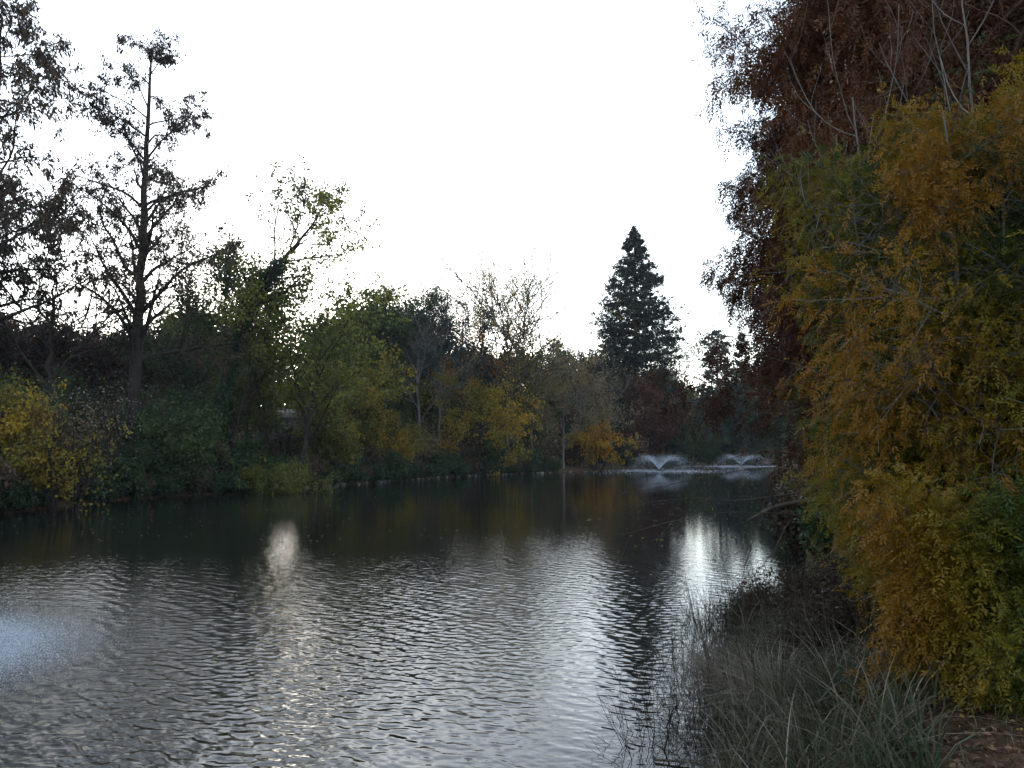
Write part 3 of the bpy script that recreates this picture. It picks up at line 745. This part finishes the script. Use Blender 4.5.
# ------------------------------------------------------------------ boxes, fence, building, stones
def box(c, s):
    c = np.array(c, float); s = np.array(s, float) / 2
    V = np.array([(x, y, z) for x in (-1, 1) for y in (-1, 1) for z in (-1, 1)]) * s + c
    Q = np.array([(0, 1, 3, 2), (4, 6, 7, 5), (0, 4, 5, 1), (2, 3, 7, 6), (0, 2, 6, 4), (1, 5, 7, 3)])
    return V, Q

PP, _ = trunk_line(np.array([(a, b_, 0) for a, b_ in PATH]), 30, 1, 1, None); PP = PP[0]
T = norm(np.gradient(PP, axis=0)); FP = PP + np.stack([T[:, 1], -T[:, 0], 0 * T[:, 0]], -1) * 1.7
FP = FP[2:22]; FP[:, 2] = ground_z(FP[:, 0], FP[:, 1])
fr = empty('wooden_fence', FP[0], 'low rustic wooden fence with crossed rails along the far path', 'fence')
for k, q in enumerate(FP):
    V, Q = tubes(np.array([[q - UP * .1, q + UP * .5, q + UP * 1.0]]) - FP[0], np.array([[.06, .058, .052]]), 7)
    link_mesh('post', V, Q, WOOD, fr, smooth=True)
    if k + 1 < len(FP):
        q2 = FP[k + 1]
        rails = np.array([[q + UP * .92, (q + q2) / 2 + UP * .92, q2 + UP * .92], [q + UP * .2, (q + q2) / 2 + UP * .5, q2 + UP * .8], [q + UP * .8, (q + q2) / 2 + UP * .46, q2 + UP * .2]]) - FP[0]
        V, Q = tubes(rails, np.full((3, 3), .035), 6); link_mesh('rail', V, Q, WOOD, fr, smooth=True)

PLASTER = noise_mat('plaster_grey', [(.07, .07, .073), (.11, .11, .115)], 2, .1)
ROOFM = noise_mat('roof_tiles', [(.10, .095, .09), (.16, .15, .14)], 3, .3)
GLASS = noise_mat('window_dark', [(.02, .024, .028), (.03, .034, .038)], 1, 0, rough=.1)
bx = at(290, 447, 118); bz = gz(bx[0], 118)
hb = empty('park_building', (bx[0], 118, bz), 'low grey building glimpsed between trunks under the white gap', 'building'); hb.rotation_euler = (0, 0, R(12))
V, Q = box((0, 0, 1.6), (9, 6, 3.4)); link_mesh('wall', V, Q, PLASTER, hb)
Vr = np.array([(-5, -3.5, 3.3), (5, -3.5, 3.3), (5, 3.5, 3.3), (-5, 3.5, 3.3), (-5, 0, 4.7), (5, 0, 4.7)], float)
link_mesh('roof', Vr, np.array([(0, 1, 5, 4), (2, 3, 4, 5), (0, 3, 2, 1)]), ROOFM, hb, T=np.array([(0, 4, 3), (1, 2, 5)]))
for xx in (-3, 0, 3):
    V, Q = box((xx, -3.01, 1.7), (1.1, .06, 1.2)); link_mesh('window', V, Q, GLASS, hb)

rng = np.random.default_rng(310)
def stone_mesh(seed):
    r = np.random.default_rng(seed); u, v = np.meshgrid(np.linspace(0, 2 * np.pi, 10)[:-1], np.linspace(.05, np.pi - .05, 7), indexing='ij')
    P = np.stack([np.cos(u) * np.sin(v), np.sin(u) * np.sin(v), np.cos(v)], -1)
    P = P * (1 + .16 * vnoise(P.reshape(-1, 3), seed, 2.2).reshape(P.shape[:2]))[..., None] * np.array([.36, .24, .17])
    V = P.reshape(-1, 3); i, j = np.meshgrid(np.arange(9), np.arange(6), indexing='ij'); i2 = (i + 1) % 9
    return V, np.stack([i * 7 + j, i * 7 + j + 1, i2 * 7 + j + 1, i2 * 7 + j], -1).reshape(-1, 4)
far_line = [(-22.0, 49.4), (-17.6, 51.6), (-13.3, 63.4), (-6.6, 78.2), (3, 90.4), (13, 101.6)]
seg = LAKE
cand = seg[(seg[:, 1] > 55) & (seg[:, 0] < 9)]
cand = cand[np.argsort(cand[:, 1])]
pos = []
for a, b_ in zip(cand[:-1], cand[1:]):
    n = max(1, int(np.hypot(*(b_ - a)) / .85))
    for k in range(n): pos.append(a + (b_ - a) * (k + rng.random() * .6) / n)
sproto = None
for q in pos:
    if rng.random() < .25: continue
    loc = (q[0] + rng.normal(0, .12), q[1] + rng.normal(0, .12), .04 + rng.random() * .05)
    if sproto is None:
        V, Q = stone_mesh(5); sproto = link_mesh('edging_stone', V, Q, STONE, smooth=True, loc=loc)
        tag(sproto, 'small pale stone in the row along the far water edge', 'stone', 'stones along the far water edge'); o = sproto
    else:
        o = sproto.copy(); C.objects.link(o); o.location = loc
    o.rotation_euler = (rng.normal(0, .2), rng.normal(0, .2), rng.uniform(0, 6.28)); s = rng.uniform(.35, 1.0); o.scale = (s, s, s)


# ------------------------------------------------------------------ fountains
def spray_mat():
    m, n, l = mat('water_spray')
    p = n.new('ShaderNodeBsdfPrincipled'); p.inputs['Base Color'].default_value = (.80, .86, .95, 1); p.inputs['Roughness'].default_value = .25
    t = n.new('ShaderNodeBsdfTranslucent'); t.inputs['Color'].default_value = (.80, .86, .95, 1)
    mx = n.new('ShaderNodeMixShader'); mx.inputs[0].default_value = .5
    o = n.new('ShaderNodeOutputMaterial'); l.new(p.outputs[0], mx.inputs[1]); l.new(t.outputs[0], mx.inputs[2]); l.new(mx.outputs[0], o.inputs[0])
    return m
SPRAY = spray_mat()
METAL = noise_mat('nozzle_metal', [(.03, .03, .032), (.06, .06, .062)], 5, .1, rough=.4)


def fountain(x, y, label, seed, Hh, Rr, nd, size, foamR, nf, fsize, late=1.5):
    rng = np.random.default_rng(seed)
    root = empty('fountain', (x, y, 0), label, 'fountain', 'fountains on the lake')
    # float with a nozzle
    prof = [(.0, -.12), (.42, -.12), (.5, -.02), (.46, .07), (.2, .1), (.1, .13), (.07, .26), (.0, .27)]
    a = np.arange(18) * 2 * np.pi / 18
    V = np.array([(r * math.cos(t), r * math.sin(t), z) for r, z in prof for t in a])
    i, j = np.meshgrid(np.arange(len(prof) - 1), np.arange(18), indexing='ij'); j2 = (j + 1) % 18
    link_mesh('nozzle_float', V, np.stack([i * 18 + j, i * 18 + j2, (i + 1) * 18 + j2, (i + 1) * 18 + j], -1).reshape(-1, 4), METAL, root, smooth=True)
    # ballistic drops: a hollow crown of jets that opens like a funnel
    g = 9.81; vz = math.sqrt(2 * g * Hh); Tf = 2 * vz / g
    t = rng.random(nd) ** late * Tf
    k = rng.normal(1, .07, nd); az = rng.uniform(0, 6.28, nd)
    vr = Rr / Tf * rng.normal(1, .1, nd); vzz = vz * k
    r = vr * t; z = np.maximum(vzz * t - g * t * t / 2, .0) + .2 * (1 - t / Tf)
    p = np.stack([r * np.cos(az), r * np.sin(az), z], -1)
    s = (t / Tf)[:, None]; p = p + rng.normal(0, 1, p.shape) * (.02 + .20 * s ** 2) * Hh * .6
    p[:, 2] = np.abs(p[:, 2]); p[:, 0] += (.5 + .3 * math.sin(seed * 2.1)) * s[:, 0] ** 2 * Hh * .5
    d = norm(np.stack([vr * np.cos(az), vr * np.sin(az), vzz - g * t], -1))
    L = size * rng.uniform(.5, 1.6, nd) * 4
    V, Q = leaf_quads(p, d, L, L * .3, rng)
    o = link_mesh('spray', V, Q, SPRAY, root); o['kind'] = 'stuff'
    # foam flecks and drop rings where it lands
    q = np.abs(rng.normal(0, 1, nf)) * foamR * .45 + rng.random(nf) * Rr * .9; az = rng.uniform(0, 6.28, nf)
    p = np.stack([q * np.cos(az), q * np.sin(az), .022 + .01 * rng.random(nf)], -1)
    d = norm(np.stack([rng.normal(0, 1, nf), rng.normal(0, 1, nf), rng.normal(0, .5, nf)], -1))
    V, Q = leaf_quads(p, d, fsize * rng.uniform(.5, 1.6, nf), fsize * .7 * rng.uniform(.5, 1.6, nf), rng, norm(UP + rng.normal(0, .5, (nf, 3))))
    o = link_mesh('foam', V, Q, SPRAY, root); o['kind'] = 'stuff'
    return root
fountain(*FOUNT[0], 'low fountain spraying a white funnel in front of the maroon tree', 401, 1.6, 3.9, 14000, .016, 10, 2600, .09)
fountain(*FOUNT[1], 'farther low fountain spraying in front of the cedar', 402, 1.45, 4.3, 12000, .018, 10, 2600, .10)
fountain(*FOUNT[2], 'fountain whose falling spray just enters at the lower left edge', 403, .7, 2.6, 16000, .004, 1.5, 400000, .010, .9)
# ------------------------------------------------------------------ near right bank: trees
bx_ = 8.7; b = np.array([bx_, 15.0, gz(bx_, 15.0) - .05])
cypress('bald_cypress', b, 17.5, 'big rust-red cypress filling the top right corner behind the golden tree', 501, L_RUST, BARK_RED, W=4.05, r0=.3, t0=.235, n=105, keep=.95, keepf=1.1, peak=.3, top=.3, ang=74, up=-.05,
        n2=11, n3=5, near=dict(per=16, pairs=5, L=.24, lw=.3, ll=.095, spread=.18), sub=.36, tb=.45)
b = np.array([8.5, 19.0, gz(8.5, 19.0) - .05])
cypress('bald_cypress', b, 13.5, 'dark red-brown cypress leaning its feathery sprays over the water left of the golden tree', 503, L_RUST, BARK_RED, W=3.0, r0=.24, t0=.24, n=80, keep=.85, keepf=.9, peak=.35, top=.3, ang=74, up=-.05,
        n2=10, n3=5, near=dict(per=10, pairs=5, L=.27, lw=.3, ll=.11, spread=.1), sub=.34, tb=.25)
b = np.array([12.5, 19.5, gz(12.5, 19.5) - .05])
cypress('bald_cypress', b, 19, 'rust-brown cypress at the right edge behind the golden tree', 502, L_RUST, BARK_RED, W=4.8, r0=.36, t0=.06, n=80, keep=.85, keepf=.8, peak=.5, top=.3, ang=74, up=-.05,
        n2=11, n3=5, near=dict(per=7, pairs=4, L=.32, lw=.32, ll=.16, spread=.18), sub=.34, tb=.3)


def pinnate_tree(name, base, H, label, seed, Wd, stems, n=(12, 8, 4), per=4, pairs=6, L=.145, ll=.044, tb=.5, tf=.75, gx=0., gz_=0., keep=.9, keepf=1.1, bark=BARK_GREY, spread=.1, lean=(0, 0), t0=.12, cat='tree'):
    rng = np.random.default_rng(seed)
    a = rng.uniform(0, 6.28, stems) + np.arange(stems) * 6.28 / stems; s = rng.uniform(.2, .75, stems)
    tipp = np.stack([np.cos(a) * s * Wd * .5 + lean[0], np.sin(a) * s * Wd * .5 + lean[1], H * rng.uniform(.8, 1.0, stems)], -1)
    k = np.linspace(0, 1, 12)[None, :, None]
    st = np.stack([np.cos(a) * .12, np.sin(a) * .12, 0 * a - .1], -1)
    P0 = st[:, None] * (1 - k) + tipp[:, None] * k + np.cumsum(rng.normal(0, .03, (stems, 12, 3)), 1) * k
    R0 = np.linspace(H * .009, .008, 12)[None].repeat(stems, 0)
    P1, R1 = grow(P0, R0, rng, n[0], t0, .98, Wd * .37, 64, 16, .1, .1, 8, .5, .006, round_prof(.6, .4), rel=False, lv=.5)
    P2, R2 = grow(P1, R1, rng, n[1], .15, 1., .4, 46, 14, -.1, .13, 6, .6, .004)
    P3, R3 = grow(P2, R2, rng, n[2], .2, 1., .45, 42, 14, -.2, .15, 4, .6, .003)
    p, T = anchors(np.concatenate([P3]), rng, per, .2)
    m = vnoise(p, seed + 77, keepf) * .5 + .5 + rng.normal(0, .1, len(p)) < keep
    p, T = p[m], T[m]; p = p + rng.normal(0, spread, p.shape)
    d = norm(T * .6 + rng.normal(0, .45, p.shape) - UP * .25)
    V, Q, idx = compound(p, d, rng, pairs, L, .34, ll, .25)
    t = tb + .40 * vnoise(p, seed, tf) + .2 * vnoise(p, seed + 3, tf * 3.2) + gx * p[:, 0] + gz_ * (p[:, 2] - H / 2) + rng.normal(0, .07, len(p))
    t = np.clip(t[idx] + rng.normal(0, .04, len(idx)), 0, 1)
    return finish(name, base, label, cat, [(P0, R0, 8), (P1, R1, 5), (P2, R2, 4), (P3, R3, 3)], bark, [('crown', V, Q, t, L_GOLD)])


def bank(x, y): return np.array([x, y, gz(x, y) - .03])
pinnate_tree('golden_tree', bank(4.8, 7.9), 5.6, 'golden and orange feather-leaved tree in front of the rust-red cypress', 511, 2.7, 6, n=(20, 9, 5), per=9, tb=.58, gx=-.11, keep=.62, keepf=2.2, tf=1.1)
pinnate_tree('golden_tree', bank(5.05, 7.7), 5.2, 'green and yellow feather-leaved tree at the right edge of the picture', 516, 3.2, 7, n=(19, 9, 5), per=8, tb=.38, gx=-.04, keep=.85, keepf=2.8)
pinnate_tree('golden_shrub', bank(3.55, 6.3), 1.5, 'low green-gold feather-leaved shrub over the leaf litter', 513, 1.1, 6, n=(9, 7, 5), per=6, tb=.40, gx=-.25, cat='shrub')
pinnate_tree('golden_shrub', bank(6.15, 11.5), 2.9, 'olive-gold shrub leaning out over the water left of the golden tree', 514, 2.8, 6, n=(12, 7, 5), per=5, tb=.45, cat='shrub', keep=.7)

# bare grey saplings rising in front of the rust cypress
def sapling(name, base, H, label, seed, n1, Wd=.3, bark=BARK_GREY, r=.03):
    rng = np.random.default_rng(seed)
    P0, R0 = trunk_line([(0, 0, 0), (.05, 0, H * .4), (rng.normal(0, .1), 0, H * .75), (rng.normal(0, .15), 0, H)], 14, r, .006, rng, .015, .2)
    P1, R1 = grow(P0, R0, rng, n1, .45, .95, Wd, 52, 8, 1.5, .05, 9, .55, .004)
    P2, R2 = grow(P1, R1, rng, 4, .3, 1., .35, 35, 10, .8, .08, 6, .6, .003)
    V, Q, t = scatter_leaves(P2, rng, 1, 1, .04, .07, .025, .4, .5, .2, seed, 1., .3, .6, .35, 1.)
    return finish(name, base, label, 'sapling', [(P0, R0, 7), (P1, R1, 5), (P2, R2, 3)], bark, [('crown', V, Q, t, L_TAN)])
sapling('bare_sapling', bank(5.15, 8.6), 7.6, 'pale bare sapling with upcurved branches against the rust foliage, rightmost of three', 521, 9)
sapling('bare_sapling', bank(4.0, 8.8), 6.4, 'slender bare sapling rising out of the golden tree top, middle of three', 522, 8, .26)
sapling('bare_sapling', bank(4.2, 8.9), 5.3, 'short bare sapling above the left side of the golden tree, leftmost of three', 523, 7, .24)

# bare shrub hanging over the water
def over_branch():
    rng = np.random.default_rng(530); Y = 14.5
    b = bank(5.6, 14.3)
    pts = [np.array(q) for q in ([0, 0, .0], at(838, 505, 14.3) - b, at(800, 502, 14.3) - b, at(772, 508, 14.3) - b, at(748, 521, 14.3) - b)]
    P0, R0 = trunk_line(pts, 14, .06, .02, rng, .01, .2)
    tw = [[at(760, 513, 14.3), at(753, 540, 14.3), at(745, 570, 14.2), at(742, 595, 14.2)], [at(815, 490, 14.3), at(742, 500, 13.9), at(690, 498, 13.6), at(635, 505, 13.5)], [at(800, 515, 14.2), at(735, 512, 13.5), at(690, 517, 13.2), at(622, 535, 13)],
          [at(790, 520, 14.2), at(775, 548, 14), at(755, 575, 13.9), at(735, 590, 13.8)], [at(805, 470, 14.4), at(760, 468, 14.2), at(700, 478, 14), at(640, 492, 14)], [at(800, 455, 14.3), at(770, 450, 14.2), at(735, 458, 14), at(700, 475, 14)]]
    T1, Q1 = [], []
    P1 = np.concatenate([trunk_line([np.array(q) - b for q in t], 14, 1, 1, rng, .012)[0] for t in tw]); R1 = np.linspace(.012, .003, 14)[None].repeat(len(tw), 0)
    P2, R2 = grow(P1, R1, rng, 11, .15, 1., .22, 38, 16, -.1, .12, 6, .6, .0025)
    P3, R3 = grow(P2, R2, rng, 4, .2, 1., .4, 40, 16, 0, .15, 4, .7, .002)
    V, Q, t = scatter_leaves(P3, rng, 1, 1, .03, .06, .025, .4, .4, .2, 531, 1.5, .3, .4, .45, 1.)
    return finish('overhanging_shrub', b, 'bare-twigged shrub stretching thin branches left over the water below the golden tree', 'shrub', [(P0, R0, 8), (P1, R1, 5), (P2, R2, 3), (P3, R3, 3)], BARK, [('foliage', V, Q, t, L_OLIVE)], woodname='branch')
over_branch()


# ------------------------------------------------------------------ near right bank: grass, reeds, litter
def blades(base, H, W, bend, rng, segs=4, lean=None):
    """curved blades: base (M,3)"""
    M = len(base); az = rng.uniform(0, 6.28, M)
    dirv = np.stack([np.cos(az), np.sin(az), 0 * az], -1)
    if lean is not None: dirv = norm(dirv + lean)
    s = np.stack([-dirv[:, 1], dirv[:, 0], 0 * az], -1)
    k = np.linspace(0, 1, segs + 1)
    P = base[:, None, :] + dirv[:, None, :] * (bend * H)[:, None, None] * (k ** 2)[None, :, None] + UP * (H[:, None] * (k[None, :] - (.35 * bend)[:, None] * k[None, :] ** 2.5))[..., None]
    P = P + s[:, None, :] * (rng.normal(0, .05, M) * H)[:, None, None] * (k ** 2)[None, :, None]
    wd = (W[:, None] * (1 - k[None, :] ** 1.5) * .5 + .0007)[..., None]
    V = np.stack([P - s[:, None, :] * wd, P + s[:, None, :] * wd], 2).reshape(-1, 3)
    n2 = (segs + 1) * 2; b = np.arange(M)[:, None] * n2; i = np.arange(segs)[None, :] * 2
    Q = np.stack([b + i, b + i + 1, b + i + 3, b + i + 2], -1).reshape(-1, 4)
    return V, Q, segs


def pick(n, rng, xr, yr, sdr):
    out = np.zeros((0, 2))
    while len(out) < n:
        q = np.stack([rng.uniform(*xr, n), rng.uniform(*yr, n)], -1); sd = lake_sd(q[:, 0], q[:, 1])
        out = np.concatenate([out, q[(sd > sdr[0]) & (sd < sdr[1])]])
    return out[:n]


rng = np.random.default_rng(600)
q = pick(12000, rng, (.8, 7), (4.2, 16), (.05, 2.3)); q = q[lake_sd(q[:, 0], q[:, 1]) < np.where(q[:, 1] < 6.0, 1.7, 2.2) + .2 * vnoise(np.c_[q, 0 * q[:, 0]], 60, 2.)]
dens = vnoise(np.c_[q, 0 * q[:, 0]], 61, 1.6) + rng.normal(0, .5, len(q)) > -.5; q = q[dens]
base = np.c_[q, ground_z(q[:, 0], q[:, 1]) - .02]
H = rng.uniform(.25, .75, len(q)) * np.clip(1.25 - base[:, 1] / 25, .6, 1) * (1 + .25 * vnoise(base, 62, 1.2))
V, Q, sg = blades(base, H, rng.uniform(.009, .02, len(q)), rng.uniform(.3, 1.1, len(q)), rng, lean=np.array([-.25, -.1, 0]))
t = np.clip(.38 + .22 * vnoise(base, 63, 1.) + rng.normal(0, .2, len(q)), 0, 1)
tag(link_mesh('bank_grass', V, Q, BLADE, tint=np.repeat(t, sg)), 'long dark green and straw grass covering the near right bank', 'grass', kind='stuff')

# broad bent and broken straw blades lying through the grass
q = pick(1100, rng, (.8, 6), (5.2, 15), (-.1, 1.9)); q = q[lake_sd(q[:, 0], q[:, 1]) < np.where(q[:, 1] < 6.0, 1.5, 2.2)]
base = np.c_[q, np.maximum(ground_z(q[:, 0], q[:, 1]), -.05)]
V, Q, sg = blades(base, rng.uniform(.4, .95, len(q)), rng.uniform(.007, .015, len(q)), rng.uniform(.6, 1.8, len(q)), rng, 6)
tag(link_mesh('straw_blades', V, Q, BLADE_DRY, tint=np.repeat(np.clip(.18 + rng.normal(0, .25, len(q)), 0, 1), sg)), 'broad bent straw blades lying through the green bank grass', 'grass', kind='stuff')

# tussocks of dry reeds at the water edge
tl = [(2.56, 9.2, 1.0, 'bleached drooping reed tussock at the water edge left of the tallest straw one'), (2.57, 7.9, 1.15, 'tall pale straw reed tussock standing out on the near bank'), (2.72, 10.6, 1.1, 'grey reed tussock behind the bleached one by the shallow water stems'), (3.24, 9.4, 1.1, 'dry reed tussock on the slope right behind the tall pale straw one'), (3.63, 12.8, 1.1, 'farthest pale reed tussock under the bright water'), (3.31, 8.6, 0.9, 'half-green reed tussock on the slope beside the golden tree'), (3.25, 13.4, 1.1, 'brownish reed tussock out at the tip of the bank near the overhanging twigs'), (2.76, 6.6, 0.8, 'small green-straw tussock close to the bottom edge of the picture')]
for k, (x, y, h, lab) in enumerate(tl):
    rng = np.random.default_rng(620 + k); M = 620
    a = rng.uniform(0, 6.28, M); r = np.abs(rng.normal(0, .2, M))
    loc = np.array([x, y, gz(x, y)])
    base = np.stack([r * np.cos(a), r * np.sin(a), 0 * a - .08], -1)
    H = rng.uniform(.4, .85, M) * h
    V, Q, sg = blades(base, H, rng.uniform(.006, .013, M), rng.uniform(.25, 1.35, M) * (1 if k != 4 else .5), rng, 5)
    t = np.clip((.35, .5, .3, .25, .22, .22, .2, .22)[k] + rng.normal(0, .22, M), 0, 1)
    root = empty('reed_tussock', loc, lab, 'reeds', 'reed tussocks on the near bank')
    link_mesh('blade_tuft', V, Q, BLADE_DRY if k in (0, 1, 2) else BLADE, root, tint=t if False else np.repeat(t, sg))
    # dry stalks with seed heads
    n = 26; a = rng.uniform(0, 6.28, n); r = rng.uniform(0, .25, n)
    st = np.stack([r * np.cos(a), r * np.sin(a), 0 * a], -1); tp = st + np.stack([np.cos(a) * .25, np.sin(a) * .25, 0 * a + h * 1.05], -1) * rng.uniform(.8, 1.15, (n, 1))
    kk = np.linspace(0, 1, 5)[None, :, None]; P = st[:, None] * (1 - kk) + tp[:, None] * kk + rng.normal(0, .012, (n, 5, 3))
    V, Q = tubes(P, np.linspace(.004, .002, 5)[None].repeat(n, 0), 3)
    link_mesh('stalk_tuft', V, Q, STEM_DRY, root, tint=rng.random(len(Q)))

# dark weedy shrubs on the bank behind the reeds
for k, (x, y, h, wd, lab) in enumerate(((4.57, 12.5, .75, 1.5, 'dark dry weed thicket on the bank under the golden tree'), (5.70, 13.5, .8, 1.6, 'dark weed thicket half behind the golden tree next to the reeds'), (3.49, 8.6, .8, 1.3, 'low brown weed thicket in the middle of the grassy slope'), (3.99, 13.2, .6, 1.2, 'thin weed thicket at the tip of the near bank'))):
    shrub('weed_thicket', bank(x, y), h, wd, lab, 640 + k, L_BROWN, BARK_DARK, stems=26, n=(7, 5), leaf=(.055, .022), per=2, nl=2, spread=.04, up=.5, tb=.35, stemr=.007, cat='weeds')

# thin stems standing in the shallow water
rng = np.random.default_rng(650); n = 420
q = np.zeros((0, 2))
while len(q) < n:
    c = np.stack([rng.uniform(1., 5, n), rng.uniform(7.5, 18, n)], -1); s = lake_sd(c[:, 0], c[:, 1]); q = np.concatenate([q, c[(s < 0) & (s > -1.3 * rng.random(n) ** 1.5)]])
q = q[:n]
st = np.c_[q, np.full(n, -.1)]; tp = st + np.stack([rng.normal(0, .25, n), rng.normal(0, .25, n), rng.uniform(.2, .75, n)], -1)
kk = np.linspace(0, 1, 6)[None, :, None]; P = st[:, None] * (1 - kk) + tp[:, None] * kk + rng.normal(0, .016, (n, 6, 3)) * kk
R_ = np.linspace(.0045, .002, 6)[None].repeat(n, 0)
P2, R2 = grow(P, R_, rng, 3, .35, 1., .4, 45, 15, .1, .15, 4, .7, .0015)
V, Q = merge([tubes(P, R_, 3), tubes(P2, R2, 3)])
tag(link_mesh('shallow_water_stems', V, Q, STEM_DRY, tint=rng.random(len(Q)) * .6), 'thin dark weed stems standing in the shallows before the reeds', 'weeds', kind='stuff')

# fallen sticks
def stick(pts, r, label, seed, m=BARK):
    rng = np.random.default_rng(seed); pts = np.array(pts, float); c = pts[0].copy()
    P, Rr = trunk_line(pts - c, 10, r, r * .4, rng, .012, .1); P1, R1 = grow(P, Rr, rng, 3, .3, .9, .22, 35, 10, 0, .1, 4, .6, .003)
    V, Q = merge([tubes(P, Rr, 6), tubes(P1, R1, 4)])
    tag(link_mesh('stick', V, Q, m, smooth=True, loc=c), label, 'stick')
def onb(px, py, Y, lift=0.):
    q = at(px, py, Y); q[2] = max(gz(q[0], q[1]), 0) + lift; return q
stick([onb(655, 752, 7.8, .02), onb(690, 760, 7.7, .03), onb(722, 767, 7.55, .02)], .012, 'thin dark stick lying in the shallow water at the bottom edge', 661)
stick([onb(818, 728, 6.3, .28), onb(850, 722, 6.5, .36), onb(888, 712, 6.7, .42)], .008, 'long pale straw stick lying across the green grass', 662, BARK_GREY)
stick([onb(664, 735, 8.1, .0), at(672, 715, 8.1), at(678, 700, 8.2)], .01, 'short broken stem poking out of the water near the reeds', 663, BARK_DARK)

# leaf litter
rng = np.random.default_rng(670); n = 14000
q = pick(n, rng, (1.4, 6.5), (3.0, 8.5), (1.0, 6))
p = np.c_[q, ground_z(q[:, 0], q[:, 1]) + rng.uniform(.004, .03, n)]
d = norm(np.stack([rng.normal(0, 1, n), rng.normal(0, 1, n), rng.normal(0, .25, n)], -1))
L = rng.uniform(.03, .075, n)
V, Q = leaf_quads(p, d, L, L * rng.uniform(.4, .7, n), rng, norm(np.stack([rng.normal(0, .35, n), rng.normal(0, .35, n), np.ones(n)], -1)))
tag(link_mesh('fallen_leaves', V, Q, LITTER, tint=np.clip(rng.random(n) ** 1.3, 0, 1)), 'brown fallen leaves with a few yellow ones on the near bank', 'leaves', kind='stuff')
q = pick(2600, rng, (2.0, 7), (3.2, 9), (1.6, 6)); base = np.c_[q, ground_z(q[:, 0], q[:, 1])]
V, Q, sg = blades(base, rng.uniform(.05, .18, len(q)), rng.uniform(.003, .006, len(q)), rng.uniform(.3, 1.1, len(q)), rng, 3)
tag(link_mesh('short_grass', V, Q, BLADE, tint=np.repeat(np.clip(.5 + rng.normal(0, .25, len(q)), 0, 1), sg)), 'short straw and green grass among the fallen leaves', 'grass', kind='stuff')

# leaves afloat
rng = np.random.default_rng(680); n = 1500
q = np.zeros((0, 2))
while len(q) < n:
    c = np.stack([rng.uniform(-26, 30, n), rng.uniform(8, 110, n)], -1); s = lake_sd(c[:, 0], c[:, 1]); q = np.concatenate([q, c[(s < -.2) & (s > -22 * rng.random(n) ** 2) & (c[:, 1] > 25)]])
q = q[:n]; p = np.c_[q, np.full(n, .02)]
d = norm(np.stack([rng.normal(0, 1, n), rng.normal(0, 1, n), 0 * q[:, 0]], -1))
V, Q = leaf_quads(p, d, .12, .09, rng, np.broadcast_to(UP, (n, 3)))
tag(link_mesh('floating_leaves', V, Q, L_TAN, tint=rng.random(n)), 'small pale leaves afloat on the dark water by the far bank', 'leaves', kind='stuff')


# ------------------------------------------------------------------ the damp evening air
def haze(density):
    m, n, l = mat('air')
    v = n.new('ShaderNodeVolumePrincipled'); v.inputs['Color'].default_value = (.86, .92, 1, 1); v.inputs['Density'].default_value = density
    o = n.new('ShaderNodeOutputMaterial'); l.new(v.outputs[0], o.inputs['Volume'])
    V, Q = box((0, 0, 22), (5400, 5400, 54))
    tag(link_mesh('haze', V, Q, m), 'thin bluish evening haze over the lake', 'haze', kind='stuff')
HAZE = .0002
if HAZE: haze(HAZE)
